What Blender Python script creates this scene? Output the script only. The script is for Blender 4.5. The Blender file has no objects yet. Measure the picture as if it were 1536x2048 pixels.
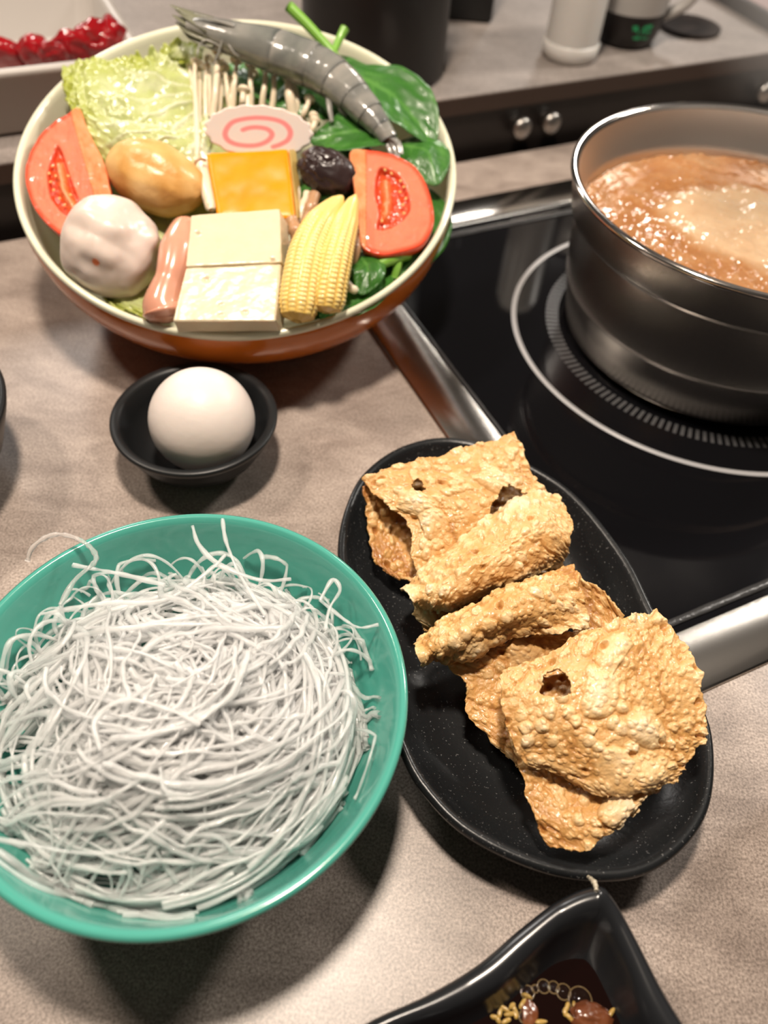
import bpy, bmesh, math, random
import numpy as np
from mathutils import Vector, Matrix
C = bpy.context.scene.collection
S = bpy.context.scene
PI = math.pi
random.seed(7); rng = np.random.default_rng(11)
K = 0.01                                     # everything below is written in centimetres
# ------------------------------------------------------------------ camera
H = 28.0; PIT = math.radians(49.8); ROL = math.radians(5.0); F = 1600.0
_f = np.array([0, math.cos(PIT), -math.sin(PIT)]); _r0 = np.array([1., 0, 0]); _u0 = np.cross(_r0, _f)
_r = math.cos(ROL)*_r0 + math.sin(ROL)*_u0; _u = -math.sin(ROL)*_r0 + math.cos(ROL)*_u0
cd = bpy.data.cameras.new('camera'); cam = bpy.data.objects.new('camera', cd); C.objects.link(cam)
cd.sensor_fit = 'HORIZONTAL'; cd.sensor_width = 27; cd.lens = 27*F/1536; cd.clip_start = 0.01; cd.clip_end = 50
m = Matrix(((_r[0], _u[0], -_f[0], 0), (_r[1], _u[1], -_f[1], 0), (_r[2], _u[2], -_f[2], H*K), (0, 0, 0, 1)))
cam.matrix_world = m
cd.dof.use_dof = True; cd.dof.focus_distance = 0.285; cd.dof.aperture_fstop = 7.4
S.camera = cam
# ------------------------------------------------------------------ world, lights, exposure
w = bpy.data.worlds.new('world'); S.world = w; w.use_nodes = True
bg = w.node_tree.nodes['Background']; bg.inputs[0].default_value = (1.0, 0.86, 0.74, 1); bg.inputs[1].default_value = 0.065
def lamp(name, loc, rad, power, col=(1, .86, .72), target=None, size_y=None, spread=None):
    d = bpy.data.lights.new(name, 'AREA'); d.energy = power; d.color = col
    d.shape = 'DISK' if size_y is None else 'RECTANGLE'; d.size = rad*2*K
    if size_y: d.size_y = size_y*K
    if spread: d.spread = math.radians(spread)
    o = bpy.data.objects.new(name, d); C.objects.link(o); o.location = Vector(loc)*K
    t = Vector(target if target else (loc[0], loc[1], 0))*K
    o.rotation_euler = (t-o.location).to_track_quat('-Z', 'Y').to_euler()
    return o
lamp('pendant_light', (-5, 25, 90), 4.6, 10.2)
lamp('pendant_light', (-66, 42, 100), 7, 6.5)
lamp('ceiling_light', (-97, 180, 90), 16, 9, (1, .95, .9), (-20, 40, 0))
lamp('ceiling_light', (90, 96, 95), 9, 10, (1, .93, .84), (15, 22, 0))
lamp('ceiling_light', (48, 226, 92), 11, 6.5, (1, .93, .86), (12, 52, 0))
S.view_settings.view_transform = 'Standard'; S.view_settings.look = 'None'
S.view_settings.exposure = 0.0; S.view_settings.gamma = 1.0; S.view_settings.use_curve_mapping = False
# ------------------------------------------------------------------ maths helpers
def ray(px, py): return ((px-768)*_r - (py-1024)*_u)/F + _f
def at(px, py, z=0.0):
    d = ray(px, py); t = (z-H)/d[2]; return np.array([0, 0, H]) + d*t
OC = np.array([-8.9675, 39.857, 7.739]); ON = np.array([.022, -.2565, .9663]); ON /= np.linalg.norm(ON); OR = 11.21
def bp(px, py, h=0.0):                       # a point h above the plane of the orange bowl's slanted rim
    d = ray(px, py); o = np.array([0, 0, H]); t = ((OC+ON*h-o)@ON)/(d@ON); return o+d*t
def bps(pts, h=0.0): return np.array([bp(p[0], p[1], p[2] if len(p) > 2 else h) for p in pts])
def ats(pts, z=0.0): return np.array([at(p[0], p[1], p[2] if len(p) > 2 else z) for p in pts])
def fr(x): return x-np.floor(x)
def h2(ix, iy, s): return fr(np.sin(ix*127.1+iy*311.7+s*74.7)*43758.5453)
def vn(u, v, s=0):
    iu, iv = np.floor(u), np.floor(v); a, b = u-iu, v-iv; a = a*a*(3-2*a); b = b*b*(3-2*b)
    return (h2(iu, iv, s)*(1-a)+h2(iu+1, iv, s)*a)*(1-b)+(h2(iu, iv+1, s)*(1-a)+h2(iu+1, iv+1, s)*a)*b*1.0
def fbm(u, v, s=0, o=4):
    r = 0; a = .5
    for i in range(o): r = r+a*(vn(u*2**i+i*3.1, v*2**i-i*5.3, s+i)-.5); a *= .5
    return r
def wor(u, v, s=0):
    iu, iv = np.floor(u), np.floor(v); f1 = np.full(u.shape, 9.); f2 = f1.copy(); idc = np.zeros(u.shape)
    for dx in (-1, 0, 1):
        for dy in (-1, 0, 1):
            cx, cy = iu+dx, iv+dy
            d = np.hypot(cx+h2(cx, cy, s)-u, cy+h2(cx, cy, s+9)-v); hid = h2(cx, cy, s+17)
            m1 = d < f1; f2 = np.where(m1, f1, np.minimum(f2, d)); idc = np.where(m1, hid, idc); f1 = np.where(m1, d, f1)
    return f1, f2, idc
def n3(P, s=0):                              # smooth 3-D noise by summing three planes
    return (vn(P[..., 0], P[..., 1], s)+vn(P[..., 1]+9, P[..., 2], s+3)+vn(P[..., 2]-7, P[..., 0]+5, s+6))/3-.5
def spl(pts, n, closed=False):               # Catmull-Rom through points, n samples
    P = np.asarray(pts, float); k = len(P)
    if closed: t = np.arange(n)/n*k
    else: t = np.linspace(0, k-1-1e-9, n)
    i = np.floor(t).astype(int); a = (t-i)[:, None]
    if closed: p0, p1, p2, p3 = P[(i-1) % k], P[i % k], P[(i+1) % k], P[(i+2) % k]
    else:
        Q = np.vstack([2*P[0]-P[1], P, 2*P[-1]-P[-2]]); p0, p1, p2, p3 = Q[i], Q[i+1], Q[i+2], Q[np.minimum(i+3, k+1)]
    return .5*((2*p1)+(-p0+p2)*a+(2*p0-5*p1+4*p2-p3)*a*a+(-p0+3*p1-3*p2+p3)*a**3)
def unit(v): return v/np.maximum(np.linalg.norm(v, axis=-1, keepdims=True), 1e-9)
def pdist(Q, poly):                          # distance of 2-D points Q (N,2) to a polyline
    best = np.full(len(Q), 1e9)
    for a, b in zip(poly[:-1], poly[1:]):
        a = np.asarray(a, float); d = np.asarray(b, float)-a; t = np.clip(((Q-a)@d)/(d@d+1e-9), 0, 1)
        best = np.minimum(best, np.linalg.norm(Q-a-t[:, None]*d, axis=1))
    return best
def inside(Q, poly):
    r = np.zeros(len(Q), bool); P = np.asarray(poly, float); j = len(P)-1
    for i in range(len(P)):
        c = ((P[i, 1] > Q[:, 1]) != (P[j, 1] > Q[:, 1])) & (Q[:, 0] < (P[j, 0]-P[i, 0])*(Q[:, 1]-P[i, 1])/(P[j, 1]-P[i, 1]+1e-12)+P[i, 0])
        r ^= c; j = i
    return r
# ------------------------------------------------------------------ object helpers
def tag(o, label=None, cat=None, group=None, kind=None):
    if label: o['label'] = label
    if cat: o['category'] = cat
    if group: o['group'] = group
    if kind: o['kind'] = kind
    return o
def mesh(name, V, Fa, mat, parent=None, smooth=True, tint=None, mats=None, mi=None):
    me = bpy.data.meshes.new(name); V = np.asarray(V, float)*K
    if isinstance(Fa, np.ndarray):
        nf, kk = Fa.shape; me.vertices.add(len(V)); me.vertices.foreach_set('co', V.ravel())
        me.loops.add(nf*kk); me.loops.foreach_set('vertex_index', Fa.ravel().astype(np.int32))
        me.polygons.add(nf); me.polygons.foreach_set('loop_start', np.arange(0, nf*kk, kk, dtype=np.int32))
        me.update(calc_edges=True); me.validate()
    else: me.from_pydata([tuple(v) for v in V], [], [tuple(f) for f in Fa]); me.update()
    if smooth: me.polygons.foreach_set('use_smooth', np.ones(len(me.polygons), bool))
    for mm in (mats or [mat]): me.materials.append(mm)
    if mi is not None and len(mi) == len(me.polygons): me.polygons.foreach_set('material_index', np.asarray(mi, np.int32))
    if tint is not None:
        a = me.attributes.new('tint', 'FLOAT', 'POINT'); a.data.foreach_set('value', np.asarray(tint, np.float32).ravel())
    o = bpy.data.objects.new(name, me); C.objects.link(o)
    if parent is not None:
        o.parent = parent; p = parent; off = Vector((0, 0, 0))
        while p is not None: off += p.location; p = p.parent
        o.location = -off if parent.type == 'EMPTY' or True else o.location
        o.matrix_parent_inverse = Matrix()
    return o
def recenter(o):                             # move the object's origin to the base of its mesh
    me = o.data; n = len(me.vertices); a = np.empty(n*3); me.vertices.foreach_get('co', a); a = a.reshape(-1, 3)
    c = (a.min(0)+a.max(0))/2; c[2] = a[:, 2].min(); a -= c; me.vertices.foreach_set('co', a.ravel()); me.update()
    o.location = Vector(c)+o.location; return o
def thing(name, label, cat, loc, group=None):
    o = bpy.data.objects.new(name, None); C.objects.link(o); o.location = Vector([float(c) for c in loc])*K; o.empty_display_size = .01
    return tag(o, label, cat, group)
def grid_faces(M, N, cu=False, cv=False, off=0):
    i = np.arange(M if cu else M-1); j = np.arange(N if cv else N-1); I, J = np.meshgrid(i, j, indexing='ij'); I2, J2 = (I+1) % M, (J+1) % N
    return off+np.stack([I*N+J, I2*N+J, I2*N+J2, I*N+J2], -1).reshape(-1, 4)
def loft(rings, closed=True, capa=False, capb=False):        # rings (M,N,3)
    R_ = np.asarray(rings, float); M, N = R_.shape[:2]; V = R_.reshape(-1, 3); Fa = grid_faces(M, N, False, closed)
    extra = []
    if capa:
        c = len(V); V = np.vstack([V, R_[0].mean(0)]); j = np.arange(N); extra.append(np.stack([np.full(N, c), (j+1) % N, j, j], 1))
    if capb:
        c = len(V); V = np.vstack([V, R_[-1].mean(0)]); j = np.arange(N); b = (M-1)*N; extra.append(np.stack([np.full(N, c), b+j, b+(j+1) % N, b+(j+1) % N], 1))
    if extra:
        Fl = [tuple(f) for f in Fa]+[(f[0], f[1], f[2]) for e in extra for f in e]
        return V, Fl
    return V, Fa
def lathe(prof, c=(0, 0, 0), n=96):
    a = np.arange(n)/n*2*PI; R_ = np.array([[(c[0]+r*np.cos(t), c[1]+r*np.sin(t), c[2]+z) for t in a] for r, z in prof]); return loft(R_)
def tube(path, rad, n=8, flat=1.0, caps=True, up=None):
    P = np.asarray(path, float); T = unit(np.gradient(P, axis=0)); r = np.broadcast_to(np.asarray(rad, float), (len(P),))
    u0 = np.array(up if up is not None else (0, 0, 1.)); A = unit(np.cross(T, u0)+1e-6); B = np.cross(A, T)
    a = np.arange(n)/n*2*PI
    R_ = P[:, None]+(A[:, None]*np.cos(a)[None, :, None]+B[:, None]*(np.sin(a)*flat)[None, :, None])*r[:, None, None]
    return loft(R_, True, caps, caps)
def merge(lst):
    Vs, Fs, o = [], [], 0
    for V, Fa in lst:
        V = np.asarray(V); Vs.append(V); Fs += [tuple(int(i)+o for i in f) for f in Fa]; o += len(V)
    return np.vstack(Vs), Fs
def box(x0, x1, y0, y1, z0, z1, ax=None, bev=0.0):
    bm = bmesh.new(); bmesh.ops.create_cube(bm, size=1)
    for v in bm.verts: v.co = Vector(((x0+x1)/2+v.co.x*(x1-x0), (y0+y1)/2+v.co.y*(y1-y0), (z0+z1)/2+v.co.z*(z1-z0)))
    if bev: bmesh.ops.bevel(bm, geom=list(bm.edges), offset=bev, segments=2, affect='EDGES', profile=.5)
    V = np.array([v.co[:] for v in bm.verts]); bm.verts.index_update(); Fa = [tuple(v.index for v in f.verts) for f in bm.faces]; bm.free()
    if ax: V = np.stack([V[:, 0]*ax[0][0]+V[:, 1]*ax[1][0], V[:, 0]*ax[0][1]+V[:, 1]*ax[1][1], V[:, 2]], 1)
    return V, Fa
TH = math.radians(28.5); UX = (math.cos(TH), math.sin(TH)); NX = (-math.sin(TH), math.cos(TH)); AX = (UX, NX)   # counter directions
def un(u, n, z=0): return np.array([UX[0]*u+NX[0]*n, UX[1]*u+NX[1]*n, z])
def blob(c, A, radii, fn=None, nu=64, nv=40):   # deformed ellipsoid, A: 3 axis rows
    th = np.linspace(0, PI, nv)[:, None]; ph = (np.arange(nu)/nu*2*PI)[None]
    D = np.stack([np.sin(th)*np.cos(ph), np.sin(th)*np.sin(ph), np.cos(th)*np.ones_like(ph)], -1)
    s = 1+(fn(D) if fn else 0)
    L = D*np.asarray(radii)*(s[..., None] if fn else 1)
    return np.asarray(c)+(L@np.asarray(A)).reshape(-1, 3), grid_faces(nv, nu, False, True), D.reshape(-1, 3)
def frame_from(n, hint=(0, 1, 0)):           # rows: x,y,z axes with z = n
    n = unit(np.asarray(n, float)); x = unit(np.cross(hint, n)); return np.array([x, np.cross(n, x), n])
def rot2(A, a):
    x = A[0]*math.cos(a)+A[1]*math.sin(a); y = -A[0]*math.sin(a)+A[1]*math.cos(a); return np.array([x, y, A[2]])
def up2(ctrl, M, N):                         # bicubic up-sampling of a control grid (m,n,3)
    G = np.asarray(ctrl, float); A = np.stack([spl(G[:, j], M) for j in range(G.shape[1])], 1)
    return np.stack([spl(A[i], N) for i in range(M)], 0)
def sheet(ctrl, M, N, disp=None, jit=0.0, js=0, jf=6):
    P = up2(ctrl, M, N)
    du = np.gradient(P, axis=0); dv = np.gradient(P, axis=1); nr = unit(np.cross(dv, du)); nr = nr if (nr@np.array([0, -.6, .8])).mean() > 0 else -nr
    U = np.cumsum(np.linalg.norm(du, axis=2), 0); Vv = np.cumsum(np.linalg.norm(dv, axis=2), 1)
    s = np.linspace(0, 1, M)[:, None]*np.ones((1, N)); t = np.linspace(0, 1, N)[None]*np.ones((M, 1))
    if jit:
        e = lambda x: np.clip(1-x/.12, 0, 1)
        k = fbm(U*jf*.25, Vv*jf*.25, js, 4)*2*jit
        wu = (e(s)-e(1-s))*k; wv = (e(t)-e(1-t))*k
        P = P+unit(du)*wu[..., None]+unit(dv)*wv[..., None]
    d = disp(U, Vv, s, t) if disp else None
    if d is not None:
        d, ti = d if isinstance(d, tuple) else (d, None); P = P+nr*d[..., None]
    else: ti = None
    return P, (U, Vv, s, t), ti
def solid(o, th, off=0.0):
    md = o.modifiers.new('thickness', 'SOLIDIFY'); md.thickness = th*K; md.offset = off; return o
# ------------------------------------------------------------------ materials
def mat(name, col, rough=.5, metal=0, spec=.5, ramp=None, attr=None, nscale=None, nstr=.5, bump=0, bscale=30, sss=0, sssr=(1, .5, .3), sssd=.3,
        coat=0, trans=0, alpha=1, ior=1.45, aniso=0, coatr=.08, detail=4, stretch=None, emis=0, bdist=.001):
    mt = bpy.data.materials.new(name); mt.use_nodes = True; nt = mt.node_tree; N = nt.nodes; L = nt.links; b = N['Principled BSDF']
    b.inputs['Base Color'].default_value = (*col, 1); b.inputs['Roughness'].default_value = rough; b.inputs['Metallic'].default_value = metal
    b.inputs['Specular IOR Level'].default_value = spec; b.inputs['IOR'].default_value = ior
    b.inputs['Coat Weight'].default_value = coat; b.inputs['Coat Roughness'].default_value = coatr
    b.inputs['Transmission Weight'].default_value = trans; b.inputs['Alpha'].default_value = alpha; b.inputs['Anisotropic'].default_value = aniso
    if sss:
        b.inputs['Subsurface Weight'].default_value = sss; b.inputs['Subsurface Radius'].default_value = sssr; b.inputs['Subsurface Scale'].default_value = sssd*K
    tc = N.new('ShaderNodeTexCoord'); mp = N.new('ShaderNodeMapping'); L.new(tc.outputs['Object'], mp.inputs[0])
    if stretch: mp.inputs['Scale'].default_value = stretch
    def noise(sc, dt=4):
        n = N.new('ShaderNodeTexNoise'); n.inputs['Scale'].default_value = sc; n.inputs['Detail'].default_value = dt; L.new(mp.outputs[0], n.inputs['Vector']); return n
    if ramp:
        r = N.new('ShaderNodeValToRGB'); e = r.color_ramp.elements
        while len(e) < len(ramp): e.new(.5)
        for i, (p, c) in enumerate(ramp): e[i].position = p; e[i].color = (*c, 1)
        if attr:
            a = N.new('ShaderNodeAttribute'); a.attribute_name = 'tint'; src = a.outputs['Fac']
            if nscale:
                n = noise(nscale, detail); mth = N.new('ShaderNodeMath'); mth.operation = 'MULTIPLY_ADD'; mth.inputs[1].default_value = nstr
                L.new(n.outputs[0], mth.inputs[0]); s2 = N.new('ShaderNodeMath'); s2.operation = 'SUBTRACT'; s2.inputs[1].default_value = nstr*.5
                L.new(src, s2.inputs[0]); L.new(s2.outputs[0], mth.inputs[2]); src = mth.outputs[0]
        else: src = noise(nscale or 10, detail).outputs[0]
        L.new(src, r.inputs[0]); L.new(r.outputs[0], b.inputs['Base Color'])
    if bump:
        n = noise(bscale, 5); bu = N.new('ShaderNodeBump'); bu.inputs['Strength'].default_value = bump; bu.inputs['Distance'].default_value = bdist
        L.new(n.outputs[0], bu.inputs['Height']); L.new(bu.outputs[0], b.inputs['Normal'])
    return mt
def table_mat(name, light, dark, rough=.36):
    mt = mat(name, light, rough); nt = mt.node_tree; N = nt.nodes; L = nt.links; b = N['Principled BSDF']
    tc = N.new('ShaderNodeTexCoord'); mp = N.new('ShaderNodeMapping'); L.new(tc.outputs['Object'], mp.inputs[0]); mp.inputs['Rotation'].default_value = (0, 0, -.25); mp.inputs['Scale'].default_value = (1, 1.9, 1)
    n1 = N.new('ShaderNodeTexNoise'); n1.inputs['Scale'].default_value = 26; n1.inputs['Detail'].default_value = 9; n1.inputs['Roughness'].default_value = .68; n1.inputs['Distortion'].default_value = .5
    L.new(mp.outputs[0], n1.inputs['Vector'])
    r = N.new('ShaderNodeValToRGB'); e = r.color_ramp.elements; e[0].position = .33; e[0].color = (*dark, 1); e[1].position = .66; e[1].color = (*light, 1)
    L.new(n1.outputs[0], r.inputs[0])
    n2 = N.new('ShaderNodeTexNoise'); n2.inputs['Scale'].default_value = 1100; n2.inputs['Detail'].default_value = 2; L.new(tc.outputs['Object'], n2.inputs['Vector'])
    r2 = N.new('ShaderNodeValToRGB'); e = r2.color_ramp.elements; e[0].position = .3; e[0].color = (.55, .53, .51, 1); e[1].position = .7; e[1].color = (1.28, 1.26, 1.24, 1); L.new(n2.outputs[0], r2.inputs[0])
    mx = N.new('ShaderNodeMix'); mx.data_type = 'RGBA'; mx.blend_type = 'MULTIPLY'; mx.inputs['Factor'].default_value = 1
    L.new(r.outputs[0], mx.inputs['A']); L.new(r2.outputs[0], mx.inputs['B']); L.new(mx.outputs['Result'], b.inputs['Base Color'])
    bu = N.new('ShaderNodeBump'); bu.inputs['Strength'].default_value = .12; bu.inputs['Distance'].default_value = .0001; L.new(n2.outputs[0], bu.inputs['Height']); L.new(bu.outputs[0], b.inputs['Normal'])
    return mt
M = {}
M['table'] = table_mat('grey_laminate', (.43, .365, .325), (.25, .205, .18), .33)
M['table2'] = table_mat('grey_laminate_far', (.30, .265, .245), (.22, .195, .18), .55)
M['steel'] = mat('brushed_steel', (.62, .59, .55), .2, 1, bump=.1, bscale=500, stretch=(1, 12, 1), bdist=.0002)
def turned(name, col, rough, aniso, rotv=0.0):
    mt = mat(name, col, rough, 1, aniso=aniso, bump=.03, bscale=260, stretch=(1, 1, 14), bdist=.0002); nt = mt.node_tree; tg = nt.nodes.new('ShaderNodeTangent'); tg.direction_type = 'RADIAL'; tg.axis = 'Z'
    nt.links.new(tg.outputs[0], nt.nodes['Principled BSDF'].inputs['Tangent']); nt.nodes['Principled BSDF'].inputs['Anisotropic Rotation'].default_value = rotv; return mt
def reorigin(o, c):
    me = o.data; n = len(me.vertices); a = np.empty(n*3); me.vertices.foreach_get('co', a); a = a.reshape(-1, 3)-np.array(c)*K; me.vertices.foreach_set('co', a.ravel()); me.update(); o.location = o.location+Vector([float(x) for x in c])*K
M['potlining'] = turned('pot_lining_steel', (.72, .66, .60), .38, .5)
M['potsteel'] = turned('pot_steel', (.60, .55, .50), .27, .75)
M['potsteel_old'] = mat('pot_steel', (.50, .46, .42), .23, 1, aniso=.5, bump=.02, bscale=300, stretch=(1, 1, 14), bdist=.0002)
M['potrim'] = mat('polished_steel', (.66, .62, .58), .12, 1)
M['glass'] = mat('black_glass', (.004, .004, .005), .045, spec=.5)
M['knobm'] = mat('dull_chrome', (.34, .32, .30), .35, 1)
M['print'] = mat('grey_ring_print', (.42, .42, .43), .3)
M['print2'] = mat('dark_print', (.07, .07, .072), .3)
M['silicone'] = mat('clear_sealant', (.035, .035, .036), .3, bump=.5, bscale=300)
M['blackface'] = mat('black_panel', (.012, .009, .008), .4)
M['brown'] = mat('brown_edge', (.045, .026, .018), .55, bump=.2, bscale=60)
M['melamine'] = mat('black_melamine', (.011, .012, .013), .3, spec=.45, ramp=[(0, (.010, .011, .012)), (.69, (.011, .012, .013)), (.73, (.10, .10, .10)), (1, (.16, .16, .16))], nscale=1100, detail=1, bump=.25, bscale=420, bdist=.0004)
M['melamine2'] = mat('matte_black_melamine', (.012, .013, .014), .38, spec=.4)
M['teal'] = mat('teal_glaze', (.07, .33, .265), .16, coat=.4)
M['orange'] = mat('orange_glaze', (.62, .155, .015), .22, coat=.4)
M['cream'] = mat('cream_glaze', (.74, .73, .56), .2, coat=.3)
M['egg'] = mat('eggshell', (.74, .66, .61), .42, sss=.15, sssd=.2, bump=.35, bscale=260, bdist=.0004)
M['white'] = mat('white_plastic', (.42, .40, .38), .4)
M['darkplastic'] = mat('dark_plastic', (.01, .01, .01), .5)
M['green'] = mat('green_print', (.02, .35, .13), .5)
M['floor'] = mat('dark_floor', (.03, .025, .022), .6, ramp=[(0, (.02, .018, .016)), (1, (.05, .042, .036))], nscale=8)
# ------------------------------------------------------------------ structure: floor, counters, cooktop
V, Fa = box(-220, 260, -120, 260, -76, -75); o = mesh('floor', V, Fa, M['floor'], smooth=False); tag(o, kind='structure')
def big(name, V, Fa, m_, parent=None, **k): return mesh(name, V, Fa, m_, parent, smooth=False, **k)
ct = thing('countertop', 'mottled grey-brown laminate dining counter that all the near dishes stand on', 'counter', un(0, 0, 0))
# top is a slab with a rectangular opening for the cooktop
CU, CN, HW, FWD = 34.3, 25.85, 15.65, 2.6    # cooktop centre in counter coordinates, half size of the glass, frame width
cu, cn = np.array([17.74, 39.33]) @ np.array(UX), np.array([17.74, 39.33]) @ np.array(NX)
CU, CN = cu+.05, cn-.25
hi = HW+FWD-.4
for (a, b, c, d) in ((-90, CU-hi, -50, 49.1), (CU+hi, 110, -50, 49.1), (CU-hi, CU+hi, -50, CN-hi), (CU-hi, CU+hi, CN+hi, 49.1)):
    pass
def slab_with_hole(o4, h4, z0, z1):
    V = []
    for z in (z1, z0):
        for (a, b) in ((o4[0], o4[2]), (o4[1], o4[2]), (o4[1], o4[3]), (o4[0], o4[3])): V.append(un(a, b, z))
        for (a, b) in ((h4[0], h4[2]), (h4[1], h4[2]), (h4[1], h4[3]), (h4[0], h4[3])): V.append(un(a, b, z))
    Fl = []
    for k in range(4):
        j = (k+1) % 4
        Fl += [(k, j, 4+j, 4+k), (8+j, 8+k, 12+k, 12+j), (k, 8+k, 8+j, j), (4+k, 4+j, 12+j, 12+k)]
    return V, Fl
V, Fl = slab_with_hole((-90, 110, -50, 49.1), (CU-hi, CU+hi, CN-hi, CN+hi), -3, 0); big('laminate_top', V, Fl, M['table'], ct)
V, Fl = box(-88, 108, -40, 48.4, -75, -3.0, AX); big('cabinet_body', V, Fl, M['blackface'], ct)
# cooktop
ck = thing('induction_cooktop', 'black glass induction cooktop in a brushed steel frame, set into the counter under the pot', 'cooktop', un(CU, CN, 0))
def frame_ring(o, i, z0, z1, bevel=.18):
    rs = []
    for (h, z) in ((o, z0), (o, z1-bevel), (o-bevel, z1), (i+bevel*.6, z1), (i, z1-bevel*.6), (i, z0)):
        rs.append([un(CU-h, CN-h, z), un(CU+h, CN-h, z), un(CU+h, CN+h, z), un(CU-h, CN+h, z)])
    return loft(np.array(rs))
V, Fa = frame_ring(HW+FWD, HW, -.1, .24, .12); big('steel_frame', V, Fa, M['steel'], ck)
V, Fa = box(CU-HW-.02, CU+HW+.02, CN-HW-.02, CN+HW+.02, -1, .04, AX); gl = big('glass_plate', V, Fa, M['glass'], ck)
V, Fa = box(CU-HW+.1, CU+HW-.1, CN-HW+.1, CN+HW-.1, -2.9, -1, AX); big('heater_box', V, Fa, M['darkplastic'], ck)
PC = np.array([17.74, 39.33])
def annulus(r0, r1, z, n=160): return lathe([(r0, z-.012), (r0, z), (r1, z), (r1, z-.012)], (PC[0], PC[1], 0), n)
V, Fa = annulus(11.02, 11.32, .055); mesh('printed_ring', V, Fa, M['print'], ck)
tl = []
for k in range(150):
    a = k/150*2*PI; c, s_ = math.cos(a), math.sin(a); q = []
    for (r, t) in ((8.55, -.09), (9.3, -.09), (9.3, .09), (8.55, .09)): q.append((PC[0]+r*c-t*s_, PC[1]+r*s_+t*c, .052))
    tl.append((np.array(q+[(x, y, .03) for x, y, z in q]), [(0, 1, 2, 3), (0, 4, 5, 1), (1, 5, 6, 2), (2, 6, 7, 3), (3, 7, 4, 0)]))
V, Fl = merge(tl); o = mesh('printed_dashes', V, Fl, M['print2'], ck, smooth=False); o['kind'] = 'stuff'
def bead(pts, r, name):
    P = spl(np.array(pts), 120); P[:, 2] += 0
    nn = fbm(np.linspace(0, 24, 120), np.zeros(120), 3)*.25; V, Fl = tube(P, r*(1+nn*1.6), 8, .35); return mesh(name, V, Fl, M['silicone'], ck)
bead([un(CU-HW+1.2, CN+HW-1.0, .07), un(CU, CN+HW-1.05, .07), un(CU+HW-1, CN+HW-1.0, .07)], .28, 'sealant_strip')
bead([un(CU-HW+.7, CN-HW+.5, .07), un(CU, CN-HW+.5, .07), un(CU+HW-1, CN-HW+.5, .07)], .2, 'sealant_strip')
bead([un(CU-HW+.28, CN-HW+1, .06), un(CU-HW+.26, CN, .06), un(CU-HW+.28, CN+HW-2.5, .06)], .09, 'sealant_strip')
# a plastic corner fitting under the glass, back left
V, Fl = box(CU-HW+.9, CU-HW+2.3, CN+HW-2.0, CN+HW-.9, .04, .1, AX, .02); mesh('corner_fitting', V, Fl, M['silicone'], ck, smooth=False)
# raised counter behind
rc = thing('raised_counter', 'raised back counter with grey laminate top, brown edge and black front panel', 'counter', un(0, 51, 4.3))
V, Fl = box(-110, 130, 50.0, 130, 3.9, 4.3, AX, .05); big('laminate_top', V, Fl, M['table2'], rc)
V, Fl = box(-110, 130, 49.93, 50.9, 3.05, 4.22, AX, .04); big('edge_trim', V, Fl, M['brown'], rc)
V, Fl = box(-110, 130, 50.2, 129, -75, 3.9, AX); big('front_panel', V, Fl, M['blackface'], rc)
for (u_) in ((1033, 248), (1092, 238), (1518, 178)):
    d = ray(*u_); nv = np.array([NX[0], NX[1], 0]); t = 50.2/(d@nv); p = np.array([0, 0, H])+d*t
    prof = [(0, 1.2), (.55, 1.12), (.78, .9), (.78, .6), (.5, .42), (.44, .0)]
    a = np.arange(32)/32*2*PI
    R_ = np.array([[p+np.array([UX[0], UX[1], 0])*r*math.cos(t_)+np.array([0, 0, 1])*r*math.sin(t_)-nv*z for t_ in a] for r, z in prof])
    V, Fa = loft(R_); k_ = mesh('knob', V, Fa, M['knobm'], rc)
# ------------------------------------------------------------------ pot with boiling broth
pot = thing('soup_pot', 'round stainless steel hot pot with flared rim standing on the induction cooktop', 'pot', (PC[0], PC[1], .05))
prof = [(0, .06), (7.4, .06), (7.8, .14), (8.2, .5), (8.23, .6), (8.73, 3.02), (8.75, 3.1), (8.8, 3.14), (8.82, 3.2), (8.83, 3.3), (9.11, 6.6), (9.12, 6.68), (9.17, 6.74), (9.34, 6.86), (9.38, 6.92), (9.4, 7.0), (9.42, 7.1), (9.7, 8.6), (9.72, 8.75)]
V, Fa = lathe(prof, (PC[0], PC[1], 0), 160); reorigin(mesh('pot_wall', V, Fa, M['potsteel'], pot), (PC[0], PC[1], 0))
prof = [(9.45, 8.8), (9.2, 7.3), (9.0, 7.0), (8.9, 6.6), (8.6, 3), (8.0, .4), (0, .3)]
V, Fa = lathe(prof, (PC[0], PC[1], 0), 160); reorigin(mesh('pot_lining', V, Fa, M['potlining'], pot), (PC[0], PC[1], 0))
V, Fa = lathe([(9.44, 8.78), (9.5, 8.93), (9.62, 9.0), (9.8, 9.0), (9.88, 8.93), (9.88, 8.8), (9.8, 8.72), (9.7, 8.7), (9.44, 8.78)], (PC[0], PC[1], 0), 160); mesh('rolled_rim', V, Fa, M['potrim'], pot)
M['broth'] = mat('broth', (.5, .3, .15), .12, ramp=[(0, (.30, .115, .035)), (.35, (.40, .19, .075)), (.6, (.46, .27, .14)), (1, (.64, .46, .29))], attr=True, nscale=90, nstr=.35, coat=.3, sss=.25, sssd=.6)
n_r, n_a = 150, 320
rr = np.linspace(0, 1, n_r)[:, None]; aa = (np.arange(n_a)/n_a*2*PI)[None]
X = PC[0]+rr*8.85*np.cos(aa); Y = PC[1]+rr*8.85*np.sin(aa)
Zb = 6.35
fc = at(1510, 450, 6.6); fd = np.hypot((X-fc[0])/4.7, (Y-fc[1])/4.0)+fbm(X*.6, Y*.6, 5)*.5
foam = np.clip((1.08-fd)*4, 0, 1)
f1, f2, idc = wor(X*2.6, Y*2.6, 3); g1, g2, gid = wor(X*5.2, Y*5.2, 8)
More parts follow.
